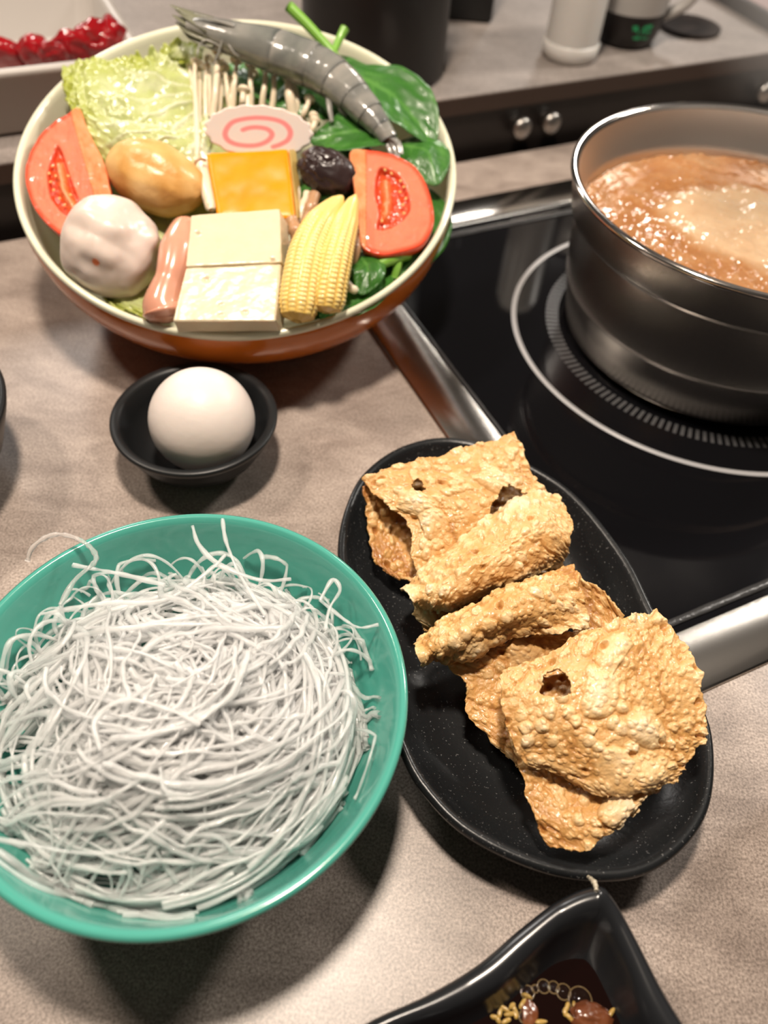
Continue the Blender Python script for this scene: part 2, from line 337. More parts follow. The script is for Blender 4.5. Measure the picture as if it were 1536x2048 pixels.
bub = np.sqrt(np.clip(.16-f1**2, 0, 1))*(idc > .45); sb = np.sqrt(np.clip(.12-g1**2, 0, 1))*(gid > .4)
edge = np.clip((rr-.86)*8, 0, 1)*np.ones_like(X)
Z = Zb+fbm(X*.45, Y*.45, 2, 4)*.55+(1-foam)*(bub*.35+sb*.16)*(.35+fbm(X*.5, Y*.5, 21)*1.6+.4*edge).clip(0, 1.2)+foam*(.28+.12*(1-fd).clip(0, 1)+sb*.03)
holes = (foam > .6)*(gid > .9)*np.clip(.25-g1, 0, 1); Z -= holes*.5
ti = .22+fbm(X*.8, Y*.8, 31)*.7+bub*.25+sb*.5+edge*.12; ti = ti*(1-foam)+foam*(.86-holes*1.6+fbm(X, Y, 41)*.15)
Vv = np.stack([X, Y, Z], -1).reshape(-1, 3); o = mesh('broth', Vv, grid_faces(n_r, n_a, False, True), M['broth'], None, tint=ti.ravel())
tag(recenter(o), 'bubbling orange-brown broth with a patch of beige foam inside the steel pot', 'broth')
# ------------------------------------------------------------------ dishes: teal bowl, egg dish, oval plate, sauce dish, neighbours
TC = np.array([-5.73, 11.26]); TR = 6.98; TZ = 5.5
V, Fa = lathe([(0, .25), (2.9, .25), (3.0, 0), (3.3, 0), (3.35, .45), (4.6, 1.3), (5.7, 2.6), (6.4, 3.9), (6.82, 5.1), (6.98, 5.38), (6.97, 5.5), (6.86, 5.56), (6.74, 5.52),
               (6.62, 5.3), (6.5, 5.0), (6.1, 3.9), (5.4, 2.7), (4.3, 1.5), (3.0, .85), (1.5, .65), (0, .6)], (*TC, 0), 160)
o = recenter(mesh('noodle_bowl', V, Fa, M['teal'])); tag(o, 'glossy teal green bowl heaped with translucent glass noodles', 'bowl')
EC = np.array([-8.95, 26.2]); EZ = 2.6
V, Fa = lathe([(0, .12), (1.7, .12), (1.75, 0), (1.95, 0), (2.0, .35), (2.9, .9), (3.35, 1.7), (3.5, 2.15), (3.55, 2.2), (3.72, 2.42), (3.74, 2.58), (3.68, 2.66), (3.4, 2.62), (3.28, 2.5), (3.1, 1.8), (2.7, 1.05), (1.8, .55), (0, .5)], (*EC, 0), 128)
o = recenter(mesh('egg_dish', V, Fa, M['melamine2'])); tag(o, 'small round black dish holding the white egg', 'dish')
ec = at(404, 842, 2.75); A = frame_from((.25, -.55, .8)); 
th = np.linspace(0, PI, 56)[:, None]; ph = (np.arange(72)/72*2*PI)[None]
rad = 2.32*np.sin(th)*(1+.09*np.cos(th)); Z = 2.5*np.cos(th)*np.ones_like(ph)
D = np.stack([rad*np.cos(ph), rad*np.sin(ph), Z], -1).reshape(-1, 3); V = ec+D@A
o = mesh('egg', V, grid_faces(56, 72, False, True), M['egg'])
zmin = V[:, 2].min(); tag(recenter(o), 'whole raw white egg sitting in the small black dish', 'egg')
# small crusty specks low on the shell
# oval plate
pl = [(676, 1100), (690, 1020), (725, 950), (790, 900), (870, 877), (950, 885), (1050, 925), (1150, 990), (1250, 1110), (1310, 1225), (1400, 1400), (1427, 1500), (1415, 1620), (1350, 1710), (1250, 1757), (1100, 1745), (950, 1680), (860, 1600), (800, 1500), (730, 1290), (690, 1180)]
out = spl(ats(pl, 2.2), 200, True); cen = np.array([5.6, 16.6, 0])
tt = np.unwrap(np.arctan2(out[:, 1]-cen[1], out[:, 0]-cen[0]))
def pring(sc, z, inset=0.0):
    d = out-cen; d[:, 2] = 0; L_ = np.linalg.norm(d, axis=1, keepdims=True); q = cen+d*sc-d/L_*inset; q[:, 2] = z; return q
prof = [(.02, .35, 0), (.5, .35, 0), (.55, 0, 0), (.58, 0, 0), (.62, .3, 0), (.8, .75, 0), (.95, 1.55, 0), (1, 1.95, 0), (1, 2.15, -.02), (1, 2.28, .06), (1, 2.3, .2), (1, 2.22, .34), (1, 2.05, .45), (1, 1.85, .62), (.95, 1.5, .5), (.87, 1.1, .4), (.76, .8, .2), (.62, .62, 0), (.3, .55, 0), (.02, .55, 0)]
V, Fa = loft(np.array([pring(a, b, c) for a, b, c in prof])); o = recenter(mesh('oval_plate', V, Fa, M['melamine'])); tag(o, 'oval black melamine plate holding four pieces of fried tofu skin', 'plate')
# ------------------------------------------------------------------ orange bowl, slanted rim
OA = frame_from(ON, (0, 1, 0)); 
ob = thing('vegetable_bowl', 'large slanted bowl, orange outside and cream inside, filled with raw vegetables and fish balls', 'bowl', (-9, 40.3, 0))
a = np.arange(160)/160*2*PI
rim = OC+OR*(np.cos(a)[:, None]*OA[0]+np.sin(a)[:, None]*OA[1])
fc_ = np.array([-9.1, 40.6, 0]); fa = np.arctan2(rim[:, 1]-fc_[1], rim[:, 0]-fc_[0]); fd_ = np.stack([np.cos(fa), np.sin(fa), 0*fa], 1)
def oring(rho, zeta, off=0.0, foot=4.6, z0=0.0):
    f_ = fc_+fd_*foot; q = f_*(1-rho)+rim*rho; q[:, 2] = z0+(rim[:, 2]-z0)*zeta
    return q-off*unit(rim-OC)+0
def prng(inset, dh): return rim-inset*unit(rim-OC)+ON*dh
ph_ = np.linspace(0, 1, 14)
outer = [fc_+fd_*.05+[0, 0, .2], fc_+fd_*4.1+[0, 0, .2], fc_+fd_*4.2, fc_+fd_*4.6]+[oring(math.sin(x*PI/2)**.92, .06+.92*(1-math.cos(x*PI/2))**.88) for x in ph_[0:]]
outer = [np.array(r_) for r_ in outer]; outer[-1] = prng(.02, -.25)
V, Fa = loft(np.array(outer)); mesh('bowl_shell', V, Fa, M['orange'], ob)
inner = [prng(.02, -.25), prng(-.02, -.12), prng(0, .02), prng(.1, .1), prng(.24, .07), prng(.34, -.08), prng(.42, -.3)]+[oring(math.sin(x*PI/2)**.92, .09+.88*(1-math.cos(x*PI/2))**.88, .38) for x in ph_[::-1][1:]]+[fc_+fd_*.05+[0, 0, .75]]
V, Fa = loft(np.array(inner)); mesh('bowl_lining', V, Fa, M['cream'], ob)
def proj(P):
    d = P-np.array([0, 0, H]); w_ = d@_f; return np.stack([768+F*(d@_r)/w_, 1024-F*(d@_u)/w_], -1)
# ------------------------------------------------------------------ fried tofu skins on the oval plate
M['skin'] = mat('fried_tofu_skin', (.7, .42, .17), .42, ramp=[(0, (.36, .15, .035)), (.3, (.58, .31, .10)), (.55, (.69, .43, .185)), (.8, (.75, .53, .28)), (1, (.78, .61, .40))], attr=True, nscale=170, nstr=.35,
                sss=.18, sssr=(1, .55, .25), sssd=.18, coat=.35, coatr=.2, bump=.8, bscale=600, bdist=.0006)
def skin_disp(seed, amp=1.0, base=.5):
    def f(U, V, s, t):
        wx = fbm(U*.9, V*.9, seed+50)*.9; wy = fbm(U*.9, V*.9, seed+60)*.9
        a1, a2, ai = wor((U+wx*.5)*.62, (V+wy*.5)*.62, seed); b1, b2, bi = wor((U+wx*.4)*1.9, (V+wy*.4)*1.9, seed+1); c1, c2, ci = wor((U+wx*.3)*4.2, (V+wy*.3)*4.2, seed+2)
        dome = lambda q, R: np.sqrt(np.clip(1-(q/R)**2, 0, 1))
        zone = np.clip(fbm(U*.4, V*.4, seed+70, 2)*5+.55, .0, 1)
        B1 = dome(a1, .46)*(ai > .55)*zone; B2 = dome(b1, .44)*(bi > .35)*np.clip(zone*1.3, .15, 1); B3 = dome(c1, .42)*(ci > .35)
        d = amp*(fbm(U*.45, V*.45, seed+3, 2)*.7+np.maximum(B1*.33, B2*.15)+B3*.055+fbm(U*4, V*4, seed+4, 4)*.10)
        wr = np.clip(1-np.abs(fbm(U*.8+wx, V*.8+wy, seed+9, 3))*14, 0, 1)*(1-zone*.6); d = d-wr*.09*amp
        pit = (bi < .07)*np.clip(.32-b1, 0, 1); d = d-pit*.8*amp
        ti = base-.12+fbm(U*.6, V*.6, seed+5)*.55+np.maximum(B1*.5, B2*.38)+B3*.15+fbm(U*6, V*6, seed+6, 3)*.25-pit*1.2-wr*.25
        return d, ti
    return f
def skin(name, label, sheets, seed):
    Vs, Fs, Ts, off = [], [], [], 0
    for k, (ctrl, Mm, Nn, base, holes) in enumerate(sheets):
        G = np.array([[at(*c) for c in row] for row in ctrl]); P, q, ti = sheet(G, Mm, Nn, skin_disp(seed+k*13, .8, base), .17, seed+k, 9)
        V = P.reshape(-1, 3); Fa = grid_faces(Mm, Nn)
        if holes:
            pp = proj(V); pp = pp+np.stack([fbm(V[:, 0]*2.5, V[:, 1]*2.5, 77), fbm(V[:, 0]*2.5, V[:, 1]*2.5, 78)], 1)*22; kill = np.zeros(len(V), bool)
            for hp in holes: kill |= inside(pp, hp)
            Fa = Fa[~kill[Fa].any(1)]
        Vs.append(V); Fs.append(Fa+off); Ts.append(ti.ravel()); off += len(V)
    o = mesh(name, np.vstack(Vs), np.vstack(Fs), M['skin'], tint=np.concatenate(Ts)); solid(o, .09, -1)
    tag(recenter(o), label, 'fried tofu skin', 'fried tofu skins on the oval plate'); return o
skin('fried_tofu_skin', 'folded fried tofu skin with a big torn hole, rearmost on the oval plate', [
    ([[(725, 962, 3.3), (790, 930, 3.8), (890, 905, 4.0), (965, 885, 4.0), (1030, 860, 4.2)], [(765, 1003, 3.6), (830, 985, 3.9), (900, 960, 4.0), (985, 940, 4.1), (1058, 930, 3.9)],
      [(812, 1042, 3.4), (870, 1035, 3.7), (930, 1020, 3.8), (1010, 1000, 3.8), (1088, 975, 3.5)], [(826, 1110, 3.0), (880, 1090, 3.2), (950, 1075, 3.3), (1030, 1045, 3.2), (1095, 1020, 3.0)],
      [(835, 1168, 2.4), (890, 1150, 2.6), (960, 1125, 2.6), (1040, 1090, 2.6), (1100, 1060, 2.4)]], 230, 250, .5,
      [[(980, 1040), (984, 1008), (1002, 974), (1028, 968), (1052, 984), (1040, 1000), (1012, 1012), (996, 1036)], [(822, 968), (835, 950), (848, 962), (850, 976), (836, 982)]]),
    ([[(726, 966, 3.2), (800, 960, 2.8), (900, 950, 2.6), (1022, 925, 2.6)], [(735, 1035, 2.4), (800, 1030, 2.2), (900, 1020, 2.2), (1060, 985, 2.2)],
      [(746, 1112, 1.9), (800, 1125, 1.8), (900, 1120, 1.7), (1075, 1040, 1.8)], [(775, 1142, 1.8), (822, 1163, 1.8), (900, 1160, 1.7), (1080, 1060, 1.8)]], 130, 150, .25, None)], 1)
skin('fried_tofu_skin', 'rolled fried tofu skin second from the back of the oval plate', [
    ([[(812, 1182, 2.3), (865, 1117, 3.0), (955, 1052, 3.5), (1030, 1002, 3.7), (1075, 980, 3.7), (1118, 992, 3.4)], [(811, 1188, 3.0), (880, 1137, 3.8), (965, 1082, 4.2), (1040, 1037, 4.4), (1090, 1020, 4.3), (1137, 1030, 3.8)],
      [(820, 1198, 3.4), (890, 1165, 4.1), (975, 1115, 4.5), (1050, 1075, 4.6), (1100, 1060, 4.4), (1144, 1070, 3.9)], [(835, 1212, 3.2), (895, 1195, 3.8), (985, 1155, 4.1), (1060, 1115, 4.2), (1105, 1100, 4.0), (1142, 1095, 3.6)],
      [(850, 1226, 2.7), (900, 1222, 3.0), (990, 1190, 3.2), (1070, 1150, 3.3), (1110, 1130, 3.2), (1138, 1115, 3)]], 170, 260, .6, None),
    ([[(818, 1195, 2.8), (880, 1200, 2.5), (970, 1180, 2.5), (1120, 1110, 2.5)], [(830, 1232, 2.1), (890, 1237, 2.1), (980, 1210, 2.1), (1130, 1140, 2.1)], [(852, 1264, 1.7), (900, 1262, 1.7), (990, 1230, 1.8), (1135, 1160, 1.9)]], 80, 160, .3, None)], 101)
skin('fried_tofu_skin', 'rolled fried tofu skin with a pointed left tip, third from the back on the plate', [
    ([[(838, 1290, 2.9), (880, 1248, 3.3), (960, 1198, 3.7), (1050, 1155, 3.8), (1145, 1124, 3.8)], [(838, 1300, 3.5), (890, 1262, 4.2), (970, 1215, 4.6), (1060, 1180, 4.7), (1160, 1150, 4.3)],
      [(842, 1312, 3.7), (900, 1282, 4.4), (985, 1240, 4.7), (1075, 1212, 4.6), (1172, 1190, 4.2)], [(846, 1320, 3.4), (905, 1305, 3.9), (995, 1260, 4.2), (1085, 1240, 4.2), (1178, 1225, 3.9)],
      [(853, 1324, 3.0), (925, 1318, 3.2), (1000, 1280, 3.6), (1090, 1262, 3.8), (1182, 1258, 3.7)]], 160, 260, .48, None),
    ([[(890, 1318, 3.0), (960, 1300, 3.1), (1040, 1275, 3.3), (1180, 1260, 3.3)], [(932, 1372, 2.7), (980, 1345, 2.8), (1050, 1330, 2.8), (1150, 1300, 2.9)], [(930, 1415, 2.3), (980, 1410, 2.4), (1060, 1400, 2.4), (1150, 1390, 2.4)],
      [(965, 1462, 2.0), (1010, 1470, 2.1), (1080, 1460, 2.1), (1160, 1450, 2.1)], [(1010, 1510, 1.7), (1040, 1530, 1.7), (1080, 1520, 1.7), (1150, 1500, 1.7)]], 150, 150, .42, None),
    ([[(1148, 1145, 3.5), (1200, 1178, 3.3), (1248, 1230, 3.0)], [(1150, 1200, 3.1), (1200, 1215, 2.9), (1245, 1245, 2.8)], [(1150, 1260, 2.8), (1200, 1270, 2.7), (1240, 1275, 2.6)]], 90, 80, .25, None)], 201)
skin('fried_tofu_skin', 'largest fried tofu skin, blistered all over, at the front end of the oval plate', [
    ([[(1002, 1338, 4.2), (1080, 1316, 4.6), (1150, 1280, 4.9), (1235, 1246, 5.0), (1312, 1220, 4.8)], [(1003, 1400, 4.3), (1085, 1385, 4.8), (1175, 1350, 5.1), (1270, 1320, 5.1), (1378, 1300, 4.6)],
      [(1018, 1470, 4.1), (1105, 1450, 4.6), (1200, 1430, 4.8), (1300, 1405, 4.8), (1404, 1380, 4.4)], [(1046, 1530, 3.6), (1130, 1515, 4.1), (1220, 1500, 4.4), (1320, 1480, 4.4), (1420, 1460, 4.0)],
      [(1090, 1547, 3.3), (1150, 1560, 3.7), (1230, 1570, 3.9), (1300, 1560, 4.0), (1374, 1532, 3.7)], [(1128, 1558, 3.2), (1172, 1588, 3.4), (1232, 1592, 3.6), (1290, 1583, 3.6), (1352, 1568, 3.5)]], 320, 300, .55,
      [[(1082, 1385), (1086, 1350), (1112, 1336), (1136, 1350), (1140, 1382), (1120, 1392)]]),
    ([[(1003, 1350, 3.9), (1100, 1350, 3.9), (1200, 1330, 3.9), (1335, 1300, 3.9)], [(1010, 1450, 3.3), (1100, 1460, 3.3), (1200, 1450, 3.4), (1390, 1440, 3.3)], [(1048, 1560, 2.8), (1120, 1570, 2.9), (1200, 1560, 3.0), (1360, 1520, 3.1)],
      [(1066, 1632, 2.6), (1130, 1640, 3.0), (1210, 1630, 3.3), (1306, 1580, 3.4)], [(1100, 1694, 2.5), (1150, 1698, 2.7), (1205, 1680, 2.9), (1268, 1630, 3.0)]], 240, 190, .42, None)], 301)
# ------------------------------------------------------------------ glass noodles
M['noodle'] = mat('glass_noodle', (.97, .97, .965), .3, spec=.7, sss=.9, sssr=(1, 1, 1), sssd=.35, coat=1, coatr=.04, bump=.45, bscale=260, bdist=.0008)
def clearmix(mt, tlw, tpw):
    nt = mt.node_tree; pb = nt.nodes['Principled BSDF']; tl_ = nt.nodes.new('ShaderNodeBsdfTranslucent'); tl_.inputs[0].default_value = (.95, .97, .96, 1); tp_ = nt.nodes.new('ShaderNodeBsdfTransparent'); tp_.inputs[0].default_value = (1, 1, 1, 1)
    m1 = nt.nodes.new('ShaderNodeMixShader'); m2 = nt.nodes.new('ShaderNodeMixShader'); m1.inputs[0].default_value = tlw; m2.inputs[0].default_value = tpw
    nt.links.new(pb.outputs[0], m1.inputs[1]); nt.links.new(tl_.outputs[0], m1.inputs[2]); nt.links.new(m1.outputs[0], m2.inputs[1]); nt.links.new(tp_.outputs[0], m2.inputs[2]); nt.links.new(m2.outputs[0], nt.nodes['Material Output'].inputs[0])
M['noodle_clear'] = mat('glass_noodle_clear', (.97, .97, .965), .2, spec=1, sss=.6, sssr=(1, 1, 1), sssd=.3, coat=1, coatr=.03, bump=.8, bscale=220, bdist=.001)
clearmix(M['noodle_clear'], .25, .55); clearmix(M['noodle'], .3, .12)
def mound(x, y):                             # height of the heap over the bowl
    r_ = np.hypot((x+5.9)/5.9, (y-11.0)/5.7); return 3.5+2.9*np.clip(1-r_**2.4, 0, 1)+.5*fbm(x*.4, y*.4, 91)
strands = []; NP = 34
def finish(P, lay, rad, lim=5.3):
    c_ = np.array([-5.9, 10.95]); r_ = np.hypot(P[:, 0]-c_[0], P[:, 1]-c_[1])
    over = np.clip(r_-lim, 0, None); k = (r_-over*.8)/np.maximum(r_, 1e-6); P[:, :2] = c_+(P[:, :2]-c_)*k[:, None]
    P[:, 2] = mound(P[:, 0], P[:, 1])+lay; r_ = np.hypot(P[:, 0]-TC[0], P[:, 1]-TC[1])
    floor_ = np.interp(r_, [0, 3, 4.3, 5.4, 6.1, 6.6], [.75, .95, 1.6, 2.8, 4.0, 5.4]); P[:, 2] = np.maximum(P[:, 2], floor_+rad); strands.append((P, rad))
sp = np.linspace(0, 1, NP)
for b_ in range(330):
    k = b_; rd_ = rng.random(); lay = -abs(rng.normal(0, .9)) if rng.random() < .72 else rng.uniform(-.15, .3); nb = rng.integers(3, 8)
    if rd_ < .52:                            # bundles sweeping round the near right side
        a0 = rng.normal(-PI*.25, .6); da = rng.uniform(.7, 1.9)*rng.choice([-1, 1]); r0 = rng.uniform(1.6, 6.0); ecc = rng.uniform(-1.5, 1.5)
        an = a0+(sp-.5)*da; rr_ = r0+ecc*(sp-.5)*2+fbm(sp*1.6+k, np.full(NP, k*.7), 5)*.45; c = np.array([-6.6, 11.9])+rng.normal(0, .5, 2)
        base = np.stack([c[0]+rr_*np.cos(an)*1.05, c[1]+rr_*np.sin(an), 0*sp], 1)
    else:
        a0 = rng.random()*2*PI; r0 = 5.7*math.sqrt(rng.random()); p = np.array([-5.9+r0*math.cos(a0), 10.9+r0*math.sin(a0)]); L_ = rng.uniform(3, 8)
        hd = rng.random()*2*PI if rng.random() < .6 else rng.normal(.5, .4); hh = hd+rng.normal(0, 1.5)*sp+fbm(sp*2.4+k, np.full(NP, k*1.3), 8)*2.6; nb = rng.integers(2, 6)
        base = np.stack([p[0]+np.cumsum(np.cos(hh))*L_/NP, p[1]+np.cumsum(np.sin(hh))*L_/NP, 0*sp], 1); cm = base[:, :2].mean(0)-p; base[:, :2] -= cm*.7
    T_ = unit(np.gradient(base, axis=0)); Nn_ = np.stack([-T_[:, 1], T_[:, 0], 0*sp], 1)
    for q_ in range(nb):
        of = rng.normal(0, .28)+fbm(sp*2.5+q_*3.3+k, np.full(NP, q_*1.7), 15)*.7; P = base+Nn_*of[:, None]; sh_ = rng.uniform(-.12, .12); P = P+T_*sh_*6
        finish(P, lay+rng.normal(0, .12)+fbm(sp*2+k+q_, np.full(NP, 3.3*k), 12)*.6, rng.uniform(.045, .08))
for k in range(105):                          # loops and loose ends standing up along the far edge
    a0 = rng.uniform(.1, PI-.1)+rng.normal(0, .15); r0 = rng.uniform(4.2, 5.3); p = np.array([-5.85+r0*math.cos(a0), 10.75+r0*math.sin(a0), 3.6]); L_ = rng.uniform(2.0, 4.5)
    hd = a0+rng.normal(0, 1.2); hh = hd+rng.choice([-1, 1])*rng.uniform(1.5, 3.6)*sp; hp = rng.uniform(.5, 1.5)
    P = np.stack([p[0]+np.cumsum(np.cos(hh))*L_/NP*.8, p[1]+np.cumsum(np.sin(hh))*L_/NP*.8, p[2]+hp*np.sin(sp*PI*rng.uniform(.7, 1))], 1)
    r_ = np.hypot(P[:, 0]-TC[0], P[:, 1]-TC[1]); kk = np.minimum(1, 6.1/r_); P[:, :2] = TC+(P[:, :2]-TC)*kk[:, None]
    P[:, 2] = np.maximum(P[:, 2], np.interp(np.minimum(r_, 6.1), [0, 4.3, 5.4, 6.1, 6.6], [.9, 1.6, 2.8, 4.1, 5.4])+.1); strands.append((P, rng.uniform(.045, .065)))
for pts in ([(385, 1052, 5.9), (398, 1090, 6.0), (440, 1130, 5.9), (520, 1160, 5.7), (582, 1158, 5.5)], [(445, 1038, 5.9), (450, 1075, 6.0), (462, 1110, 5.9), (480, 1150, 5.8), (530, 1230, 5.6)], [(757, 1249, 5.4), (720, 1255, 5.4), (690, 1240, 5.3), (640, 1200, 5.0)],
            [(146, 1130, 5.4), (200, 1140, 5.5), (250, 1150, 5.6), (330, 1170, 5.6)], [(82, 1228, 5.4), (150, 1215, 5.6), (230, 1205, 5.7), (330, 1200, 5.8), (420, 1140, 6.0), (450, 1110, 5.9)], [(640, 1200, 5.4), (665, 1160, 5.6), (680, 1180, 5.5), (660, 1215, 5.3), (650, 1260, 5.2)],
            [(-60, 1668, 5.6), (60, 1690, 5.9), (150, 1705, 6.1), (250, 1700, 6.3), (330, 1640, 6.4)], [(200, 1500, 6.7), (190, 1440, 6.7), (250, 1400, 6.8), (340, 1420, 6.8), (400, 1450, 6.8)], [(320, 1535, 6.7), (330, 1580, 6.8), (380, 1590, 6.7)]):
    strands.append((spl(ats(pts), NP), .062))
NS = 6; an = np.arange(NS)/NS*2*PI; Vl, Fl, Ml = [], [], []; off = 0; gf = grid_faces(NP, NS, False, True)
for P, rad in strands:
    T = unit(np.gradient(P, axis=0)); A = unit(np.cross(T, [0, 0, 1.])+1e-6); B = np.cross(A, T); w_ = rad*(1+.12*np.sin(sp*31+P[0, 0]*9)+.25*np.sin(sp*7+P[0, 1]*5))*(.75+.5*fr(P[0, 0]*7.7))
    tw = an[None]+sp[:, None]*3
    Vl.append((P[:, None]+(A[:, None]*np.cos(tw)[..., None]*1.15+B[:, None]*np.sin(tw)[..., None]*.8)*w_[:, None, None]).reshape(-1, 3)); Fl.append(gf+off); off += NP*NS; Ml.append(np.full(len(gf), int((P[:, 2]-mound(P[:, 0], P[:, 1])).mean() > -.55)))
o = mesh('glass_noodles', np.vstack(Vl), np.vstack(Fl), None, mats=[M['noodle'], M['noodle_clear']], mi=np.concatenate(Ml)); tag(recenter(o), 'heaped tangle of translucent white glass noodles in the teal bowl', 'noodles', kind='stuff')
M['noodle2'] = mat('clear_noodle', (.93, .92, .9), .08, spec=.6, trans=.75, ior=1.3, alpha=.7)
P = spl(ats([(55, 1122, 5.4), (62, 1100, 5.7), (80, 1082, 5.9), (105, 1070, 6.0), (130, 1070, 6.1), (155, 1078, 6.1), (178, 1092, 6.1), (192, 1112, 6.1), (186, 1128, 6.1), (150, 1160, 6.0), (120, 1210, 5.8)]), 70)
nn = fbm(np.linspace(0, 30, 70), np.zeros(70), 4); V, Fa = tube(P, .08*(1+nn*1.4), 8, .8)
o = mesh('stray_noodle', V, Fa, M['noodle2']); tag(recenter(o), 'single clear noodle strand hanging over the far left rim of the teal bowl', 'noodle')
# ------------------------------------------------------------------ food in the orange bowl
def hexa(name, top, bot, m_, n=26, e=.12, disp=None, parent=None, tintf=None):
    t_ = np.linspace(-1, 1, n); a, b = np.meshgrid(t_, t_, indexing='ij'); P = []; Fs = []; off = 0
    for ax_ in range(3):
        for sg in (-1, 1):
            q = np.zeros((n, n, 3)); q[..., ax_] = sg; q[..., (ax_+1) % 3] = a; q[..., (ax_+2) % 3] = b; P.append(q.reshape(-1, 3))
            f_ = grid_faces(n, n); Fs.append((f_ if sg > 0 else f_[:, ::-1])+off); off += n*n
    P = np.vstack(P); Fs = np.vstack(Fs); key, idx, inv = np.unique(np.round(P, 5), axis=0, return_index=True, return_inverse=True); P = P[idx]; Fs = inv.ravel()[Fs]
    top = np.asarray(top); bot = np.asarray(bot)
    sx = np.linalg.norm(top[1]-top[0])/2; sy = np.linalg.norm(top[3]-top[0])/2; sz = np.linalg.norm(top[0]-bot[0])/2; ee = np.minimum(np.array([e/sx, e/sy, e/sz]), .9)
    c = np.clip(P, -(1-ee), 1-ee); d = (P-c)/ee; L_ = np.linalg.norm(d, axis=1, keepdims=True); Pn = c+d/np.maximum(L_, 1e-6)*ee*np.minimum(L_, 1); 
    x, y, z = (Pn[:, 0:1]+1)/2, (1-Pn[:, 1:2])/2, (Pn[:, 2:3]+1)/2
    bl = lambda q: (q[0]*(1-x)+q[1]*x)*(1-y)+(q[3]*(1-x)+q[2]*x)*y
    W = bl(top)*z+bl(bot)*(1-z); cn_ = W.mean(0)
    nr = unit(d@np.array([unit(top[1]-top[0]), unit(top[0]-top[3]), unit(top[0]-bot[0])])+1e-9)
    if disp: W = W+nr*disp(W, Pn)[:, None]
    return mesh(name, W, Fs, m_, parent, tint=tintf(W, Pn) if tintf else None)
def cblob(name, px, py, h, rx, ry, ang, rz, m_, fn=None, parent=None, tintf=None, nu=80, nv=50, pf=bp, tilt=0):
    c = pf(px, py, h); dist = (c-[0, 0, H])@_f; a_ = math.radians(ang)
    ax_ = _r*math.cos(a_)+_u*math.sin(a_); ay_ = -_r*math.sin(a_)+_u*math.cos(a_); az_ = -_f
    V, Fa, D = blob(c, np.array([ax_, ay_, az_]), (rx*dist/F, ry*dist/F, rz), fn, nu, nv)
    return mesh(name, V, Fa, m_, parent, tint=tintf(D) if tintf else None)
def leaf(name, pts, wid, m_, Mm=46, Nn=26, cup=.25, wav=.12, seed=1, parent=None, up=None, ruf=0):
    P = spl(np.array(pts), Mm); T = unit(np.gradient(P, axis=0)); nrm = unit(np.asarray(up if up is not None else ON)[None]-T*(T@np.asarray(up if up is not None else ON))[:, None]); B = np.cross(T, nrm)
    s = np.linspace(0, 1, Mm); w_ = wid*np.clip(np.sin(np.clip(s, .001, .999)*PI)**.55*(1.15-.5*s), .03, 9); t = np.linspace(-1, 1, Nn)
    wv = fbm(s[:, None]*3+seed, t[None]*2+seed*2., seed)*wav*4+ruf*np.abs(t)[None]**3*np.sin(s[:, None]*38+seed)*(.6+vn(s[:, None]*9, t[None]*2, seed))
    vein = np.minimum(np.abs(t)[None]*np.ones((Mm, 1))*3, np.abs(fr((s[:, None]-np.abs(t)[None]*.28)*6.5)-.5)*2.4+.15); ve = np.clip(1-vein*3, 0, 1)
    X_ = P[:, None]+B[:, None]*(w_[:, None]*t[None])[..., None]+nrm[:, None]*((cup*t[None]**2)*w_[:, None]+wv*w_[:, None]*.6+(vein.clip(0, 1)*.05))[..., None]
    ti = .45+fbm(s[:, None]*4, t[None]*3, seed+4)*.6-ve*.4
    o = mesh(name, X_.reshape(-1, 3), grid_faces(Mm, Nn), m_, parent, tint=ti.ravel()); solid(o, .035); return o
M['spinach'] = mat('spinach_green', (.04, .17, .02), .36, ramp=[(0, (.10, .26, .05)), (.4, (.035, .135, .018)), (1, (.018, .085, .010))], attr=True, nscale=60, nstr=.3, coat=.12, bump=.25, bscale=160)
M['stem'] = mat('green_stem', (.20, .42, .06), .3, coat=.3, sss=.1, sssd=.1)
M['cabbage'] = mat('napa_cabbage', (.7, .74, .4), .25, ramp=[(0, (.60, .62, .42)), (.35, (.44, .48, .21)), (.7, (.38, .42, .10)), (1, (.32, .35, .04))], attr=True, nscale=70, nstr=.25, coat=.3, coatr=.15, sss=.15, sssr=(.6, 1, .3), sssd=.2, bump=.5, bscale=130, bdist=.0012)
M['enoki'] = mat('enoki_white', (.76, .66, .50), .3, sss=.3, sssd=.15, coat=.15)
M['tofu'] = mat('tofu', (.84, .74, .54), .28, ramp=[(0, (.30, .17, .06)), (.25, (.54, .43, .27)), (.5, (.66, .57, .40)), (1, (.72, .64, .47))], attr=True, nscale=60, nstr=.15, sss=.3, sssd=.35, coat=.25, coatr=.2, bump=.15, bscale=60, bdist=.0008)
M['pumpkin'] = mat('pumpkin_flesh', (.85, .36, .01), .3, ramp=[(0, (.66, .18, .002)), (.5, (.80, .28, .003)), (1, (.84, .34, .006))], nscale=45, spec=.25, sss=.12, sssr=(1, .4, .05), sssd=.2)
M['rind'] = mat('pumpkin_rind', (.55, .38, .12), .45)
M['fishcake'] = mat('fish_cake', (.84, .74, .70), .3, ramp=[(0, (.70, .61, .56)), (.3, (.72, .63, .58)), (.62, (.78, .27, .26)), (1, (.78, .23, .24))], attr=True, sss=.3, sssd=.3, coat=.15)
M['ballw'] = mat('fish_ball', (.78, .68, .60), .3, ramp=[(0, (.70, .20, .08)), (.25, (.62, .50, .43)), (1, (.70, .60, .54))], attr=True, nscale=40, nstr=.15, sss=.35, sssr=(1, .6, .4), sssd=.4, coat=.15, coatr=.3, bump=.2, bscale=60)
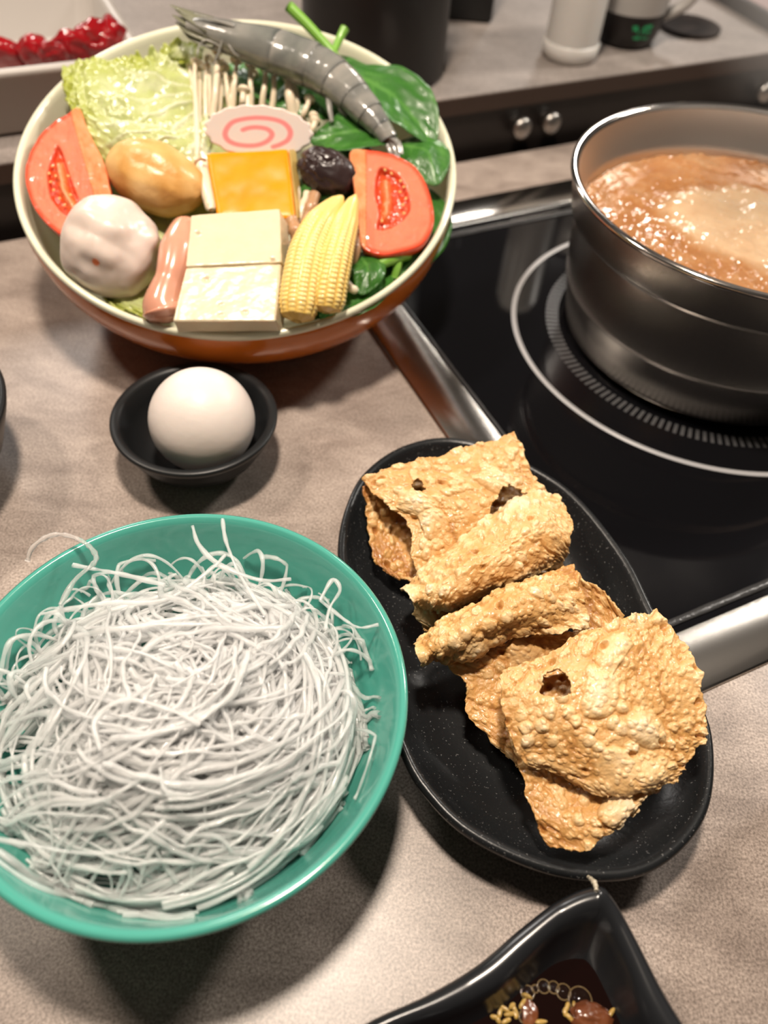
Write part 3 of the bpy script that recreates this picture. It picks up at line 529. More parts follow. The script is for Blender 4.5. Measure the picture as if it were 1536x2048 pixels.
M['ballf'] = mat('fried_ball', (.66, .33, .09), .32, ramp=[(0, (.40, .14, .03)), (.45, (.62, .32, .09)), (1, (.76, .49, .20))], attr=True, nscale=90, nstr=1.0, coat=.15, coatr=.25, bump=.5, bscale=160, bdist=.0012)
M['sausage'] = mat('pink_sausage', (.66, .3, .2), .22, ramp=[(.2, (.58, .25, .16)), (.8, (.68, .36, .25))], nscale=30, sss=.25, sssr=(1, .35, .2), sssd=.3, coat=.4)
M['shiitake'] = mat('shiitake_cap', (.022, .012, .012), .3, ramp=[(.2, (.012, .007, .008)), (.6, (.035, .019, .018)), (.9, (.12, .05, .035))], nscale=60, coat=.3, coatr=.2, bump=.6, bscale=80, bdist=.0015)
M['corn'] = mat('baby_corn', (.80, .56, .17), .3, ramp=[(0, (.68, .40, .07)), (.5, (.82, .58, .18)), (1, (.88, .70, .33))], attr=True, sss=.2, sssr=(1, .6, .15), sssd=.15, coat=.2)
M['brownstem'] = mat('brown_mushroom_stem', (.42, .22, .10), .35, ramp=[(.2, (.30, .14, .06)), (.8, (.55, .34, .19))], nscale=50, sss=.2, sssd=.2, coat=.2)
M['tomskin'] = mat('tomato', (.7, .08, .03), .2, ramp=[(0, (.62, .05, .015)), (.28, (.74, .11, .055)), (.48, (.78, .22, .13)), (.58, (.58, .04, .01)), (.8, (.72, .15, .035)), (1, (.70, .34, .17))], attr=True, nscale=70, nstr=.10, sss=.35, sssr=(1, .3, .12), sssd=.35, coat=.5, coatr=.08, bump=.25, bscale=80, bdist=.001)
M['seed'] = mat('tomato_seed', (.72, .48, .16), .2, coat=.5)
M['shrimp'] = mat('raw_shrimp', (.30, .30, .27), .16, ramp=[(0, (.10, .11, .11)), (.4, (.26, .26, .24)), (.75, (.42, .40, .36)), (1, (.50, .40, .32))], attr=True, nscale=60, nstr=.5, sss=.25, sssr=(.8, .8, .9), sssd=.3, coat=.5, coatr=.1, trans=.35, ior=1.36, bump=.5, bscale=70, bdist=.002)
M['drop'] = mat('water_drop', (1, 1, 1), .02, trans=1, ior=1.33)
# cabbage leaves
def cab(label, ctrl, Mm, Nn, seed, ed, ctr, group='napa cabbage leaves'):
    G = np.array([[bp(*c) for c in row] for row in ctrl])
    def f(U, V, s, t):
        e = np.clip(1-np.minimum(np.minimum(s if 'l' in ed else 9, t if 't' in ed else 9), np.minimum(1-s if 'r' in ed else 9, 1-t if 'b' in ed else 9))/.3, 0, 1)
        an_ = np.arctan2(t-ctr[1], ctr[0]-s); rb = np.abs(np.sin(an_*7+fbm(U*.5, V*.5, seed)*2.5)); rib = np.clip(1-rb*2.2, 0, 1)*np.clip(s*1.3, 0, 1)
        d = fbm(U*.7, V*.7, seed+1)*.7+e**1.5*(fbm(U*2.6, V*2.6, seed+2, 3)*1.5)+rib*.14+fbm(U*2.2, V*2.2, seed+7, 3)*.12
        return d, .34+e*.55-rib*.4+fbm(U*1.2, V*1.2, seed+3)*.5
    P, q, ti = sheet(G, Mm, Nn, f, .22, seed, 12); o = mesh('cabbage_leaf', P.reshape(-1, 3), grid_faces(Mm, Nn), M['cabbage'], tint=ti.ravel()); solid(o, .07)
    tag(recenter(o), label, 'cabbage', group); return o
cab('large pale napa cabbage leaf with ruffled yellow-green edge, back left in the bowl', [[(128, 146, .2), (129, 175, .4), (140, 208, .4), (163, 245, .1), (180, 300, -.4)], [(180, 120, .3), (185, 160, .7), (195, 210, .8), (210, 260, .5), (215, 330, -.2)],
    [(255, 120, .2), (255, 160, .6), (265, 210, 1.0), (275, 262, .7), (270, 340, -.1)], [(335, 104, .1), (330, 145, .4), (335, 200, .8), (340, 255, .6), (335, 340, -.2)], [(392, 92, .0), (402, 140, .1), (412, 200, .3), (420, 260, .2), (420, 350, -.4)]], 150, 130, 401, 'lt', (1.05, .45))
cab('smaller napa cabbage leaf between the left tomato wedge and the fried fish ball', [[(158, 225, .3), (165, 260, .2), (180, 300, 0), (200, 350, -.5)], [(215, 235, .7), (220, 262, .8), (225, 300, .5), (235, 350, -.3)], [(290, 240, .6), (300, 265, .9), (305, 290, .7), (305, 340, 0)], [(380, 235, .3), (390, 265, .5), (400, 300, .3), (400, 360, -.2)]], 90, 80, 431, 'lb', (1.05, .2))
cab('napa cabbage leaf edge showing under the fish ball at the front rim', [[(185, 560, -1.4), (200, 590, -1.0), (240, 625, -.8)], [(260, 560, -1.0), (280, 600, -.6), (300, 632, -.5)], [(340, 560, -1.2), (360, 610, -.7), (370, 650, -.5)]], 70, 60, 461, 'blr', (.5, -.3))
cab('curled napa cabbage edge beside the shrimp head at the back of the bowl', [[(330, 118, .2), (338, 105, .7), (350, 92, .9)], [(365, 125, .4), (372, 105, .9), (380, 85, 1.0)], [(400, 130, .3), (404, 110, .7), (410, 88, .8)]], 50, 40, 471, 'tb', (.5, 1.3))
# filling leaves low in the bowl
k = 0
for (a_, b_, w_) in (((330, 330, -1.6), (430, 560, -1.8), 2.4), ((200, 330, -1.8), (330, 480, -1.6), 2.2), ((430, 200, -1.0), (520, 380, -1.4), 2.6), ((150, 430, -2.2), (330, 560, -2.0), 2.2)):
    a0, b0 = bp(*a_), bp(*b_); md_ = (a0+b0)/2+ON*.2
    o = leaf('cabbage_leaf', [a0, md_, b0], w_, M['cabbage'], seed=30+k, wav=.1); tag(recenter(o), ['pale cabbage leaf under the fried ball and tofu', 'cabbage leaf low behind the white fish ball', 'cabbage leaf beneath the enoki and fish cake', 'cabbage leaf at the bottom left below the fish ball'][k], 'cabbage', 'napa cabbage leaves'); k += 1
sp_l = [('spinach leaf under the shrimp tail against the right rim', (690, 140, .2), (800, 200, .9), (868, 290, .2), 1.9),
        ('upright spinach leaf at the far right rim above the right tomato', (790, 290, -.2), (850, 300, .5), (872, 372, .1), 1.5),
        ('broad spinach leaf right of the fish cake and under the shrimp belly', (790, 262, .2), (700, 265, .9), (622, 285, .3), 1.7),
        ('dark spinach leaf behind the enoki stems', (690, 200, -.2), (610, 190, .4), (560, 230, .1), 2.0),
        ('spinach leaf behind the fish cake, under the shrimp body', (500, 130, -.4), (560, 170, .1), (640, 220, -.2), 2.2),
        ('spinach leaf along the back right rim below the shrimp', (650, 110, -.1), (740, 170, .4), (800, 230, .3), 1.7),
        ('spinach leaf in the gap between shiitake and right tomato', (640, 290, -.4), (690, 330, -.1), (730, 420, -.6), 1.9),
        ('cupped spinach leaf beside the baby corn, below the right tomato', (706, 505, -.5), (735, 535, .3), (722, 590, -.1), 1.0),
        ('spinach leaf at the front right rim beside the baby corn', (770, 540, -.9), (715, 590, -.4), (640, 640, -.5), 1.3),
        ('spinach leaf low under the baby corn', (600, 500, -1.8), (650, 560, -1.3), (600, 640, -.9), 1.9),
        ('spinach leaf low under the shiitake and brown mushrooms', (600, 360, -1.5), (640, 420, -1.1), (660, 500, -1.5), 2.1),
        ('spinach leaf at the right rim beneath the tomato wedge', (860, 380, -.9), (830, 470, -.6), (770, 560, -.9), 1.8),
        ('small spinach leaf between the enoki caps', (455, 130, -.4), (480, 160, .1), (500, 200, -.2), 1.1)]
for i, (lb, a_, b_, c_, w_) in enumerate(sp_l):
    o = leaf('spinach_leaf', [bp(*a_), bp(*b_), bp(*c_)], w_, M['spinach'], seed=60+i*3, cup=-.18 if i % 2 else .12, wav=.16); tag(recenter(o), lb, 'spinach leaf', 'spinach leaves in the slanted bowl')
def stalk(label, pts, r_, name='green_stalk', m_='stem', cat='stalk'):
    V, Fl = tube(spl(bps(pts), 24), np.linspace(r_*1.15, r_*.85, 24), 10); o = mesh(name, V, Fl, M[m_]); return tag(recenter(o), label, cat)
stalk('long thick green spinach stem sticking out past the back rim', [(577, 12, 2.6), (620, 55, 2.0), (660, 100, 1.4), (700, 150, .8)], .26)
stalk('short green spinach stem sticking up beside the long one', [(690, 56, 1.5), (678, 80, 1.2), (664, 112, .9)], .22)
stalk('cut green stem end at the front right rim', [(797, 508, -.3), (795, 530, -.4), (789, 556, -.8)], .22)
stalk('pale green stem lying under the right tomato wedge', [(815, 508, -.4), (785, 518, -.1), (745, 535, -.1)], .28)
# enoki bunch
en = thing('enoki_bunch', 'bunch of long white enoki mushrooms standing behind the pink swirl fish cake', 'mushrooms', bp(480, 330, -.6))
ek = [((155, 320), (160, 560), (163, 830), 5.5, 7, .9), ((210, 350), (207, 480), (205, 620), 5, 6, .7), ((272, 258), (262, 440), (245, 620), 7, 8, 1.3), ((305, 350), (318, 440), (328, 560), 5, 8, .9), ((368, 305), (358, 420), (350, 560), 5.5, 12, 1.2), ((440, 330), (440, 430), (443, 560), 5.5, 11, 1.1),
      ((400, 470), (400, 520), (402, 580), 7, 11, 1.3), ((515, 350), (508, 450), (492, 560), 6, 10, 1.0), ((562, 322), (560, 430), (545, 570), 6, 11, 1.2), ((632, 388), (640, 480), (655, 590), 11, 13, 1.0), ((742, 508), (722, 560), (700, 620), 6, 8, .8), ((772, 620), (755, 660), (730, 720), 7, 9, .8),
      ((345, 410), (338, 480), (330, 560), 4.5, 6, .5), ((450, 380), (430, 460), (420, 560), 5, 7, .5), ((180, 330), (178, 500), (180, 760), 5, 6, .5), ((230, 300), (225, 430), (222, 600), 5, 7, .6), ((130, 340), (150, 500), (150, 700), 4.5, 6, .3), ((760, 600), (740, 640), (715, 690), 5, 8, .6), ((660, 400), (672, 500), (680, 590), 6, 8, .7), ((290, 330), (285, 430), (275, 600), 6, 7, .4)]
for (a_, b_, c_, wp, cp, hh) in ek:
    q = [(330+p[0]/2.56, p[1]/2.56) for p in (a_, b_, c_)]; P = bps([(q[0][0], q[0][1], hh), (q[1][0], q[1][1], hh*.7+.15), (q[2][0], q[2][1], .1)])
    r_ = wp/5.5*.125; P = spl(P, 18); P += np.stack([fbm(np.linspace(0, 3, 18)+wp*7+a_[0], np.zeros(18), 5)]*3, 1)*.16; V, Fl = tube(P, np.linspace(r_*.9, r_*1.25, 18), 10); sm = mesh('stem', V, Fl, M['enoki'], en)
    cr = (.16+cp/12*.2); T = unit(P[0]-P[2]); A = frame_from(T, (1, 0, 0))
    V, Fa, D = blob(P[0]+T*cr*.1, A, (cr, cr, cr*.72), lambda D_: np.where(D_[..., 2] < -.2, -.25, 0), 20, 14); mesh('cap', V, Fa, M['enoki'], sm)
# naruto swirl cake
def disc(name, label, outline, m_, th, tintf, hfun, cat):
    O = np.array(outline, float); c2 = O.mean(0); nr_ = 44; ts = np.linspace(0, 1, nr_); P2 = c2+(O-c2)[None]*ts[:, None, None]; W = np.array([[bp(x, y, hfun(x, y)) for x, y in row] for row in P2])
    nrm = unit(np.cross(W[-1, len(O)//4]-W[0, 0], W[-1, 0]-W[0, 0])); nrm = nrm if nrm@(-_f) > 0 else -nrm
    ti = tintf(P2.reshape(-1, 2)); rings = [w_ for w_ in W[:-1]]+[W[-1]-nrm*.03, W[-1]+(W[-1]-W[0, 0])*.01-nrm*.1, W[-1]-nrm*(th-.06), (W[-1]-W[0, 0])*.97+W[0, 0]-nrm*th, (W[0, 0]+(W[-1]-W[0, 0])*.02)-nrm*th]
    rings = np.array(rings); V, Fa = loft(rings); t_ = np.concatenate([ti[:(nr_-1)*len(O)], np.zeros(5*len(O))]); o = mesh(name, V, Fa, m_, tint=t_); return tag(recenter(o), label, cat)
an_ = np.arange(192)/192*2*PI; sc_ = 1+.022*np.cos(an_*17)
nar = np.stack([517+107*sc_*np.cos(an_), 262-52*sc_*np.sin(an_)+6*np.cos(an_)], 1)
sw = spl([(400, 665), (430, 655), (475, 652), (525, 662), (548, 690), (520, 725), (460, 745), (380, 742), (325, 720), (308, 680), (340, 630), (400, 610), (480, 603), (560, 612), (615, 635), (642, 675), (630, 715), (590, 740), (555, 752)], 90)/2.56+[330, 0]
disc('fish_cake_slice', 'white scalloped fish cake slice with a pink swirl, behind the pumpkin', nar, M['fishcake'], .75, lambda Q: .75*np.clip(1.25-pdist(Q*[1, 1.25], sw*[1, 1.25])/9.0, 0, 1), lambda x, y: .9+(300-y)*.016, 'fish cake')
# pumpkin slab
o = hexa('pumpkin_slice', bps([(412, 306, 1.3), (574, 297, 1.3), (590, 436, .5), (434, 432, .5)]), bps([(430, 330, .1), (592, 320, .1), (606, 455, -.7), (450, 460, -.8)]), M['pumpkin'], 22, .1, lambda W, P: fbm(W[:, 0]*1.2, W[:, 1]*1.2, 3)*.12)
pk = o; recenter(pk); tag(pk, 'bright orange squared slice of pumpkin leaning between fish cake and tofu', 'pumpkin')
V = bps([(577, 300, 1.2), (589, 300, .8), (604, 440, -.1), (592, 436, .42)]); nv_ = unit(np.cross(V[1]-V[0], V[3]-V[0])); V = np.vstack([V, V-nv_*.06, ])
o = mesh('rind', V+_r*.02, [(0, 1, 2, 3), (7, 6, 5, 4), (0, 4, 5, 1), (1, 5, 6, 2), (2, 6, 7, 3), (3, 7, 4, 0)], M['rind'], pk, smooth=False); o['label'] = 'pale cut side of the pumpkin'
# tofu: two slabs
def tofu_d(seed, pits):
    pts = [np.array(bp(*p)) for p in pits]
    def f(W, P):
        d = fbm(W[:, 0]*.9, W[:, 1]*.9, seed)*.10+fbm(W[:, 0]*4, W[:, 1]*4+W[:, 2]*3, seed+3)*.025
        for p in pts: d -= .16*np.exp(-((W-p)**2).sum(1)/.012)
        return d
    def t(W, P):
        r = .62+fbm(W[:, 0]*1.5, W[:, 1]*1.5, seed)*.4
        for p in pts: r -= .75*np.exp(-((W-p)**2).sum(1)/.01)
        return r
    return f, t
f, t = tofu_d(5, [(395, 466, 1.7), (545, 520, 1.5)])
o = hexa('tofu_slab', bps([(381, 430, 1.75), (559, 417, 1.6), (563, 524, 1.5), (371, 533, 1.6)]), bps([(392, 470, .2), (578, 450, .1), (582, 560, -.1), (388, 575, 0)]), M['tofu'], 70, .09, f, None, t); tag(recenter(o), 'cream white tofu slab lying above the other tofu slab, against the pumpkin', 'tofu', 'tofu slabs')
f, t = tofu_d(9, [(412, 556, 1.5), (441, 606, 1.3), (441, 612, 1.3), (441, 628, 1.2), (488, 622, 1.2)])
o = hexa('tofu_slab', bps([(371, 535, 1.55), (562, 527, 1.45), (551, 642, 1.0), (346, 642, 1.1)]), bps([(388, 565, .2), (580, 560, .1), (566, 668, -.1), (357, 665, -.0)]), M['tofu'], 70, .09, f, None, t); tag(recenter(o), 'cream white tofu slab with small pits, nearest the front rim of the bowl', 'tofu', 'tofu slabs')
# balls, sausage
o = cblob('fish_ball', 222, 500, .3, 98, 98, -25, 2.0, M['ballw'], lambda D: n3(D*1.7+3, 4)*.28+n3(D*3.4+5, 14)*.24+n3(D*8, 24)*.04, None,
          lambda D: .72+n3(D*2, 3)*.5-1.0*np.exp(-((D-unit(np.array([.15, -.42, .8])))**2).sum(1)/.012)-.55*np.exp(-((D-unit(np.array([-.25, -.75, .5])))**2).sum(1)/.02))
tag(recenter(o), 'lumpy white fish ball with orange specks at the left of the slanted bowl', 'fish ball')
o = cblob('fried_ball', 313, 357, .5, 102, 69, -22, 1.7, M['ballf'], lambda D: n3(D*1.8+1, 5)*.2+n3(D*5+5, 9)*.05, None, lambda D: .55+n3(D*2.5, 3)*1.1+.15*D[:, 2]); tag(recenter(o), 'smooth golden-brown fried fish ball beside the left tomato wedge', 'fish ball')
P = spl(bps([(378, 455, .7), (362, 480, .9), (352, 520, 1.0), (342, 560, .8), (328, 600, .5), (332, 628, .2)]), 30); sr = spl(np.array([[.12, 0, 0], [.72, 0, 0], [.92, 0, 0], [.80, 0, 0], [.98, 0, 0], [1.1, 0, 0], [.95, 0, 0], [.15, 0, 0]]), 30)[:, 0]
P = spl(np.vstack([P[0]-(P[1]-P[0])*2, P[3], P[9], P[15], P[20], P[25], P[28], P[29]+(P[29]-P[28])*4]), 48); sr = np.interp(np.linspace(0, 1, 48), [0, .03, .1, .3, .5, .7, .88, .96, 1], [.05, .5, .75, .90, .74, .98, 1.12, .8, .08])
V, Fl = tube(P, sr*.95, 40); o = mesh('pink_sausage', V, Fl, M['sausage']); tag(recenter(o), 'shiny pink curved sausage leaning on the tofu beside the white fish ball', 'sausage')
# shiitake cap
o = cblob('shiitake_mushroom', 651, 341, .9, 62, 47, -22, .75, M['shiitake'], lambda D: n3(D*2.2+7, 5)*.25-.12*np.clip(1-np.abs(fbm(D[..., 0]*1.5, D[..., 1]*3+D[..., 0]*1.5, 5))*9, 0, 1)+n3(D*6, 8)*.06); tag(recenter(o), 'dark wrinkled shiitake mushroom cap between fish cake and right tomato', 'mushroom')
# baby corn
def corn(label, pts, rads, seed):
    Mm, Nn = 240, 96; P = spl(bps(pts), Mm); T = unit(np.gradient(P, axis=0)); A = unit(np.cross(T, _f)); B = np.cross(A, T); s = np.linspace(0, 1, Mm); r_ = np.interp(s, [0, .02, .08, .3, .6, .9, .97, 1], rads); a_ = np.arange(Nn)/Nn*2*PI
    Ln = np.cumsum(np.linalg.norm(np.gradient(P, axis=0), axis=1)); ke = np.abs(np.sin(a_[None]*6))**.6*np.abs(np.sin(Ln[:, None]*PI/.2+(np.floor(a_*6/PI) % 2)[None]*PI/2))**.6*np.clip((s[:, None]-.22)*4, 0, 1)*np.clip((1-s[:, None])*14, 0, 1)
    g = np.abs(np.sin(a_[None]*6))*np.clip((s[:, None]-.08)*4, 0, 1)
    R_ = r_[:, None]*(1+.03*g)+.06*ke+.0*s[:, None]; X_ = P[:, None]+(A[:, None]*np.cos(a_)[None, :, None]+B[:, None]*np.sin(a_)[None, :, None])*R_[..., None]
    V, Fl = loft(X_, True, True, True); ti = np.concatenate([(.2+.65*ke+(1-np.clip((s[:, None]-.2)*4, 0, 1))*.35+fbm(s[:, None]*5, a_[None], seed)*.3).ravel(), [.3, .3]]); o = mesh('baby_corn', V, Fl, M['corn'], tint=ti); return tag(recenter(o), label, 'baby corn', 'baby corn beside the tofu')
corn('baby corn lying directly against the tofu, the wider of the two', [(684, 394, 1.6), (650, 435, 1.6), (622, 490, 1.5), (605, 560, 1.2), (594, 644, .5)], [.12, .2, .38, .72, .86, .86, .72, .2], 1)
corn('slimmer baby corn on the right of the other, with a pointed tip', [(711, 390, 1.4), (695, 435, 1.5), (675, 500, 1.5), (661, 560, 1.2), (650, 626, .5)], [.06, .12, .3, .6, .76, .80, .68, .2], 2)
# small mushroom stems and scraps
for i, (lb, pts, r_, m_) in enumerate([('white mushroom stem just right of the pumpkin', [(588, 350, .2), (594, 385, .3), (592, 430, .1)], .2, 'enoki'), ('second white mushroom stem between pumpkin and brown stems', [(616, 385, .2), (607, 410, .2), (596, 445, .0)], .18, 'enoki'),
        ('brown mushroom stem left of the baby corn tip', [(630, 388, .5), (622, 415, .5), (609, 450, .2)], .3, 'brownstem'), ('brown mushroom foot tucked between pumpkin and baby corn', [(583, 440, .2), (592, 462, .2), (594, 488, -.2)], .38, 'brownstem'),
        ('pale translucent scrap beside the baby corn', [(712, 470, .3), (708, 500, .3), (697, 535, -.1)], .3, 'brownstem'), ('small white scrap near the front right spinach leaf', [(690, 560, .0), (700, 575, .1), (714, 582, -.1)], .2, 'enoki'),
        ('thin brown curl between the fried ball and the pumpkin', [(387, 334, .9), (393, 322, 1.1), (404, 318, 1.1), (412, 322, 1.0)], .07, 'brownstem'), ('white enoki root between the fried ball and the pumpkin', [(404, 325, .3), (412, 370, .5), (424, 420, .3)], .32, 'enoki')]):
    P = spl(bps(pts), 22); rr_ = r_*(1+fbm(np.linspace(0, 4, 22)+i*5, np.zeros(22), 3)*.8); rr_[0] *= .6; rr_[-1] *= .5; V, Fl = tube(P, rr_, 14); o = mesh('mushroom_stem', V, Fl, M[m_]); tag(recenter(o), lb, 'mushroom')
# ------------------------------------------------------------------ tomato wedges
def tomato(label, outl, cav, core, hf, depth, cc, seeds, skin_side):
    O2 = spl(np.array(outl, float), 160, True); c2 = np.array(cc, float); nr_ = 60; ts = np.linspace(0, 1, nr_); P2 = c2+(O2-c2)[None]*ts[:, None, None]; Q = P2.reshape(-1, 2)
    cv = spl(np.array(cav, float), 60, True); ins = inside(Q, cv); dc = pdist(Q, np.vstack([cv, cv[:1]])); sd = np.where(ins, dc, -dc); cavd = np.clip(sd/7, 0, 1)
    dco = pdist(Q, core) if core else np.full(len(Q), 99.); co = np.clip(1-dco/13, 0, 1)
    W = np.array([bp(x, y, hf(x, y)) for x, y in Q]); nr = unit(ON*.5-_f*.5)
    bump = -cavd*.32*(1-co)+co*cavd*.12+fbm(Q[:, 0]*.06, Q[:, 1]*.06, 3)*.14+cavd*fbm(Q[:, 0]*.2, Q[:, 1]*.2, 5)*.22
    W = W+nr*bump[:, None]; W = W.reshape(nr_, 160, 3); rim_ = W[-1]; cw = W[0, 0]
    do = pdist(Q, np.vstack([O2, O2[:1]]))
    ti = np.clip(.06+do/26, 0, .46)-0; ti = np.where(ins, .50+.14*cavd+.36*co*cavd+.05*fbm(Q[:, 0]*.15, Q[:, 1]*.15, 9), ti)
    ss = skin_side(Q); ti = np.where(ins | (ss < .3), ti, .93+fbm(Q[:, 0]*.1, Q[:, 1]*.1, 19)*.2)
    back = [rim_-nr*.12+(rim_-cw)*.012, rim_-nr*depth*.3+(rim_-cw)*.0, rim_-nr*depth*.6-(rim_-cw)*.14, rim_-nr*depth*.85-(rim_-cw)*.38, rim_-nr*depth-(rim_-cw)*.7, rim_-nr*depth*1.03-(rim_-cw)*.98]
    V, Fa = loft(np.vstack([W[:-1], (rim_-nr*.03)[None], np.array(back)])); tt_ = np.concatenate([ti, np.zeros(160*6)]); tt_ = tt_[:len(V)]
    o = mesh('tomato_wedge', V, Fa, M['tomskin'], tint=tt_); tag(recenter(o), label, 'tomato')
    for (x, y) in seeds:
        c = bp(x, y, hf(x, y))+nr*-.08; V, Fa, D = blob(c, rot2(frame_from(nr), x*1.7), (.085, .06, .045), None, 14, 8); mesh('seed', V, Fa, M['seed'], o)
    return o
tomato('red tomato wedge at the left rim of the slanted bowl', [(157, 216), (132, 228), (108, 242), (78, 272), (58, 309), (50, 350), (57, 388), (72, 421), (96, 449), (124, 470), (160, 478), (200, 452), (222, 408), (216, 362), (206, 322), (188, 286), (171, 250)],
       [(112, 290), (98, 322), (92, 355), (99, 395), (122, 425), (150, 440), (163, 415), (148, 370), (134, 330), (124, 300)], [(118, 330), (126, 380), (150, 420)], lambda x, y: .25+(x-50)*.0035+(350-y)*.001, 1.9, (128, 365), [(104, 330), (110, 350), (100, 362), (140, 388), (118, 395), (128, 408), (106, 378), (135, 350), (97, 345)],
       lambda Q: np.clip((Q[:, 0]-(128+(Q[:, 1]-216)*.28))/22, 0, 1)*.62)
tomato('thick red tomato wedge at the right of the slanted bowl', [(702, 302), (744, 301), (785, 309), (825, 329), (849, 361), (865, 410), (866, 450), (845, 487), (805, 503), (762, 509), (728, 495), (719, 462), (712, 402), (705, 345)],
       [(764, 333), (797, 347), (817, 382), (822, 418), (806, 442), (772, 460), (752, 457), (756, 426), (748, 385), (752, 349)], [(772, 365), (775, 400), (772, 430)], lambda x, y: .9-(x-700)*.002+(400-y)*.003, 2.0, (782, 400), [(770, 338), (783, 345), (801, 360), (808, 372), (812, 395), (806, 408), (800, 382), (764, 440), (808, 425)],
       lambda Q: np.clip((741-Q[:, 0])/16, 0, 1)*.55)
# ------------------------------------------------------------------ shrimp
sh = thing('shrimp', 'raw grey translucent shrimp lying along the back rim of the slanted bowl', 'shrimp', bp(600, 130, 1.2))
SP = spl(bps([(372, 50, 2.4), (420, 62, 2.4), (480, 82, 2.3), (540, 100, 2.2), (600, 122, 2.0), (655, 150, 1.8), (700, 188, 1.6), (738, 228, 1.4), (768, 265, 1.1), (786, 296, .8)]), 200)
def shseg(name, i0, i1, r0, r1, bul, seed, m_=M['shrimp']):
    P = SP[i0:i1]; n_ = len(P); s = np.linspace(0, 1, n_); T = unit(np.gradient(P, axis=0)); A = unit(np.cross(T, ON)); B = np.cross(A, T)
    r_ = (r0+(r1-r0)*s)*(1+bul*np.sin(s*PI)**.5); a_ = np.arange(40)/40*2*PI; rr_ = r_[:, None]*(1+.04*np.sin(a_*3)[None]+fbm(s[:, None]*2, np.cos(a_)[None]*1.5, seed)*.12)
    X_ = P[:, None]+(A[:, None]*np.cos(a_)[None, :, None]*.98+B[:, None]*(np.sin(a_)*.9)[None, :, None])*rr_[..., None]
    V, Fl = loft(X_, True, True, True); ti = np.concatenate([(.5+fbm(s[:, None]*3, np.sin(a_)[None]*2, seed)*.9-.25*np.exp(-((s[:, None]-1)/.08)**2)+0*a_[None]).ravel(), [.3, .3]]); return mesh(name, V, Fl, m_, sh, tint=ti)
shseg('head_shell', 2, 74, .38, 1.12, .18, 1)
cuts = [70, 92, 112, 132, 150, 166, 182]; rd = [1.18, 1.16, 1.08, .95, .78, .58, .45]
for i in range(6): shseg('body_shell', cuts[i], cuts[i+1]+7, rd[i]*.98, rd[i+1]*1.02, .03, 5+i)
M['fin'] = mat('shrimp_fin', (.20, .20, .13), .3, coat=.4, alpha=.85, bump=.6, bscale=140, bdist=.001)
def spike(name, pts, r0, r1, fl=.5, par=sh, m_=M['shrimp']): V, Fl = tube(spl(bps(pts), 20), np.linspace(r0, r1, 20), 8, fl); return mesh(name, V, Fl, m_, par, tint=np.full(len(V), .6))
for pts in ([(775, 268, 1.2), (795, 285, 1.0), (803, 308, .8)], [(772, 270, 1.0), (782, 300, .8), (785, 318, .6)], [(778, 270, 1.1), (790, 292, .9), (796, 318, .7)]): spike('tail_fan', pts, .3, .12, .3)
for pts in ([(420, 45, 2.5), (380, 28, 2.7), (341, 10, 2.9)], [(415, 60, 2.4), (375, 45, 2.5), (345, 30, 2.6)], [(420, 75, 2.2), (380, 62, 2.3), (352, 44, 2.4)], [(430, 88, 2.0), (395, 80, 2.1), (366, 62, 2.2)], [(425, 55, 2.6), (385, 38, 2.7), (352, 20, 2.8)]): spike('antenna_scale', pts, .75, .06, .22, m_=M['fin'])
spike('rostrum', [(470, 52, 3.1), (430, 40, 3.2), (385, 25, 3.2)], .18, .03)
for pts in ([(660, 178, 1.5), (658, 205, 1.4), (664, 244, 1.1)], [(680, 205, 1.3), (683, 220, 1.2), (692, 232, 1.0)], [(630, 170, 1.3), (640, 180, 1.3), (655, 188, 1.2)]): spike('swimmeret', pts, .22, .11, .6)
for pts in ([(480, 110, 1.8), (445, 95, 2.3), (412, 80, 2.6), (398, 92, 2.4)], [(470, 112, 1.8), (430, 100, 2.1), (400, 90, 2.2), (395, 110, 2.0)], [(500, 120, 1.8), (470, 108, 2.3), (448, 78, 2.7), (436, 110, 2.2), (425, 130, 1.8)], [(520, 125, 1.7), (500, 115, 2.2), (470, 95, 2.5)]): spike('leg', pts, .075, .04, 1)
# ------------------------------------------------------------------ sauce dish
sd = [(1189, 1779), (1120, 1800), (1040, 1858), (960, 1925), (860, 1985), (740, 2040), (640, 2110), (640, 2330), (900, 2560), (1200, 2620), (1480, 2480), (1560, 2300), (1480, 2190), (1400, 2090), (1330, 1985), (1270, 1875), (1225, 1802)]
so = spl(ats(sd, 2.6), 200, True); sz = np.interp(np.linspace(0, 1, 200), [0, .06, .2, .5, .75, .92, 1], [3.1, 2.8, 2.45, 2.4, 2.5, 2.8, 3.1])
sc = at(1110, 2200, 0)[:2]
def sring(k_, zf, ins=0):
    q = so.copy(); d = so[:, :2]-sc; L_ = np.linalg.norm(d, axis=1, keepdims=True); q[:, :2] = sc+d*k_-d/L_*ins; q[:, 2] = sz*zf if zf >= .2 else zf*3; return q
V, Fa = loft(np.array([sring(*x) for x in ((.02, .1), (.55, .1), (.58, 0), (.64, 0), (.68, .2), (.85, .5), (.97, .88), (1, .95, 0), (1, 1.0, .1), (1, 1.03, .28), (1, 1.02, .5), (1, .95, .72), (.94, .76, .62), (.82, .52, .45), (.7, .33, .3), (.5, .25, 0), (.02, .23, 0))]))
M['melamine3'] = mat('black_glossy_melamine', (.014, .015, .017), .26, spec=.5, coat=.3, coatr=.2); o = mesh('sauce_dish', V, Fa, M['melamine3']); tag(recenter(o), 'black dish with an upturned pointed corner, holding dark dipping sauce', 'dish')
M['sauce'] = mat('soy_sauce', (.006, .0015, .001), .05, coat=.3)
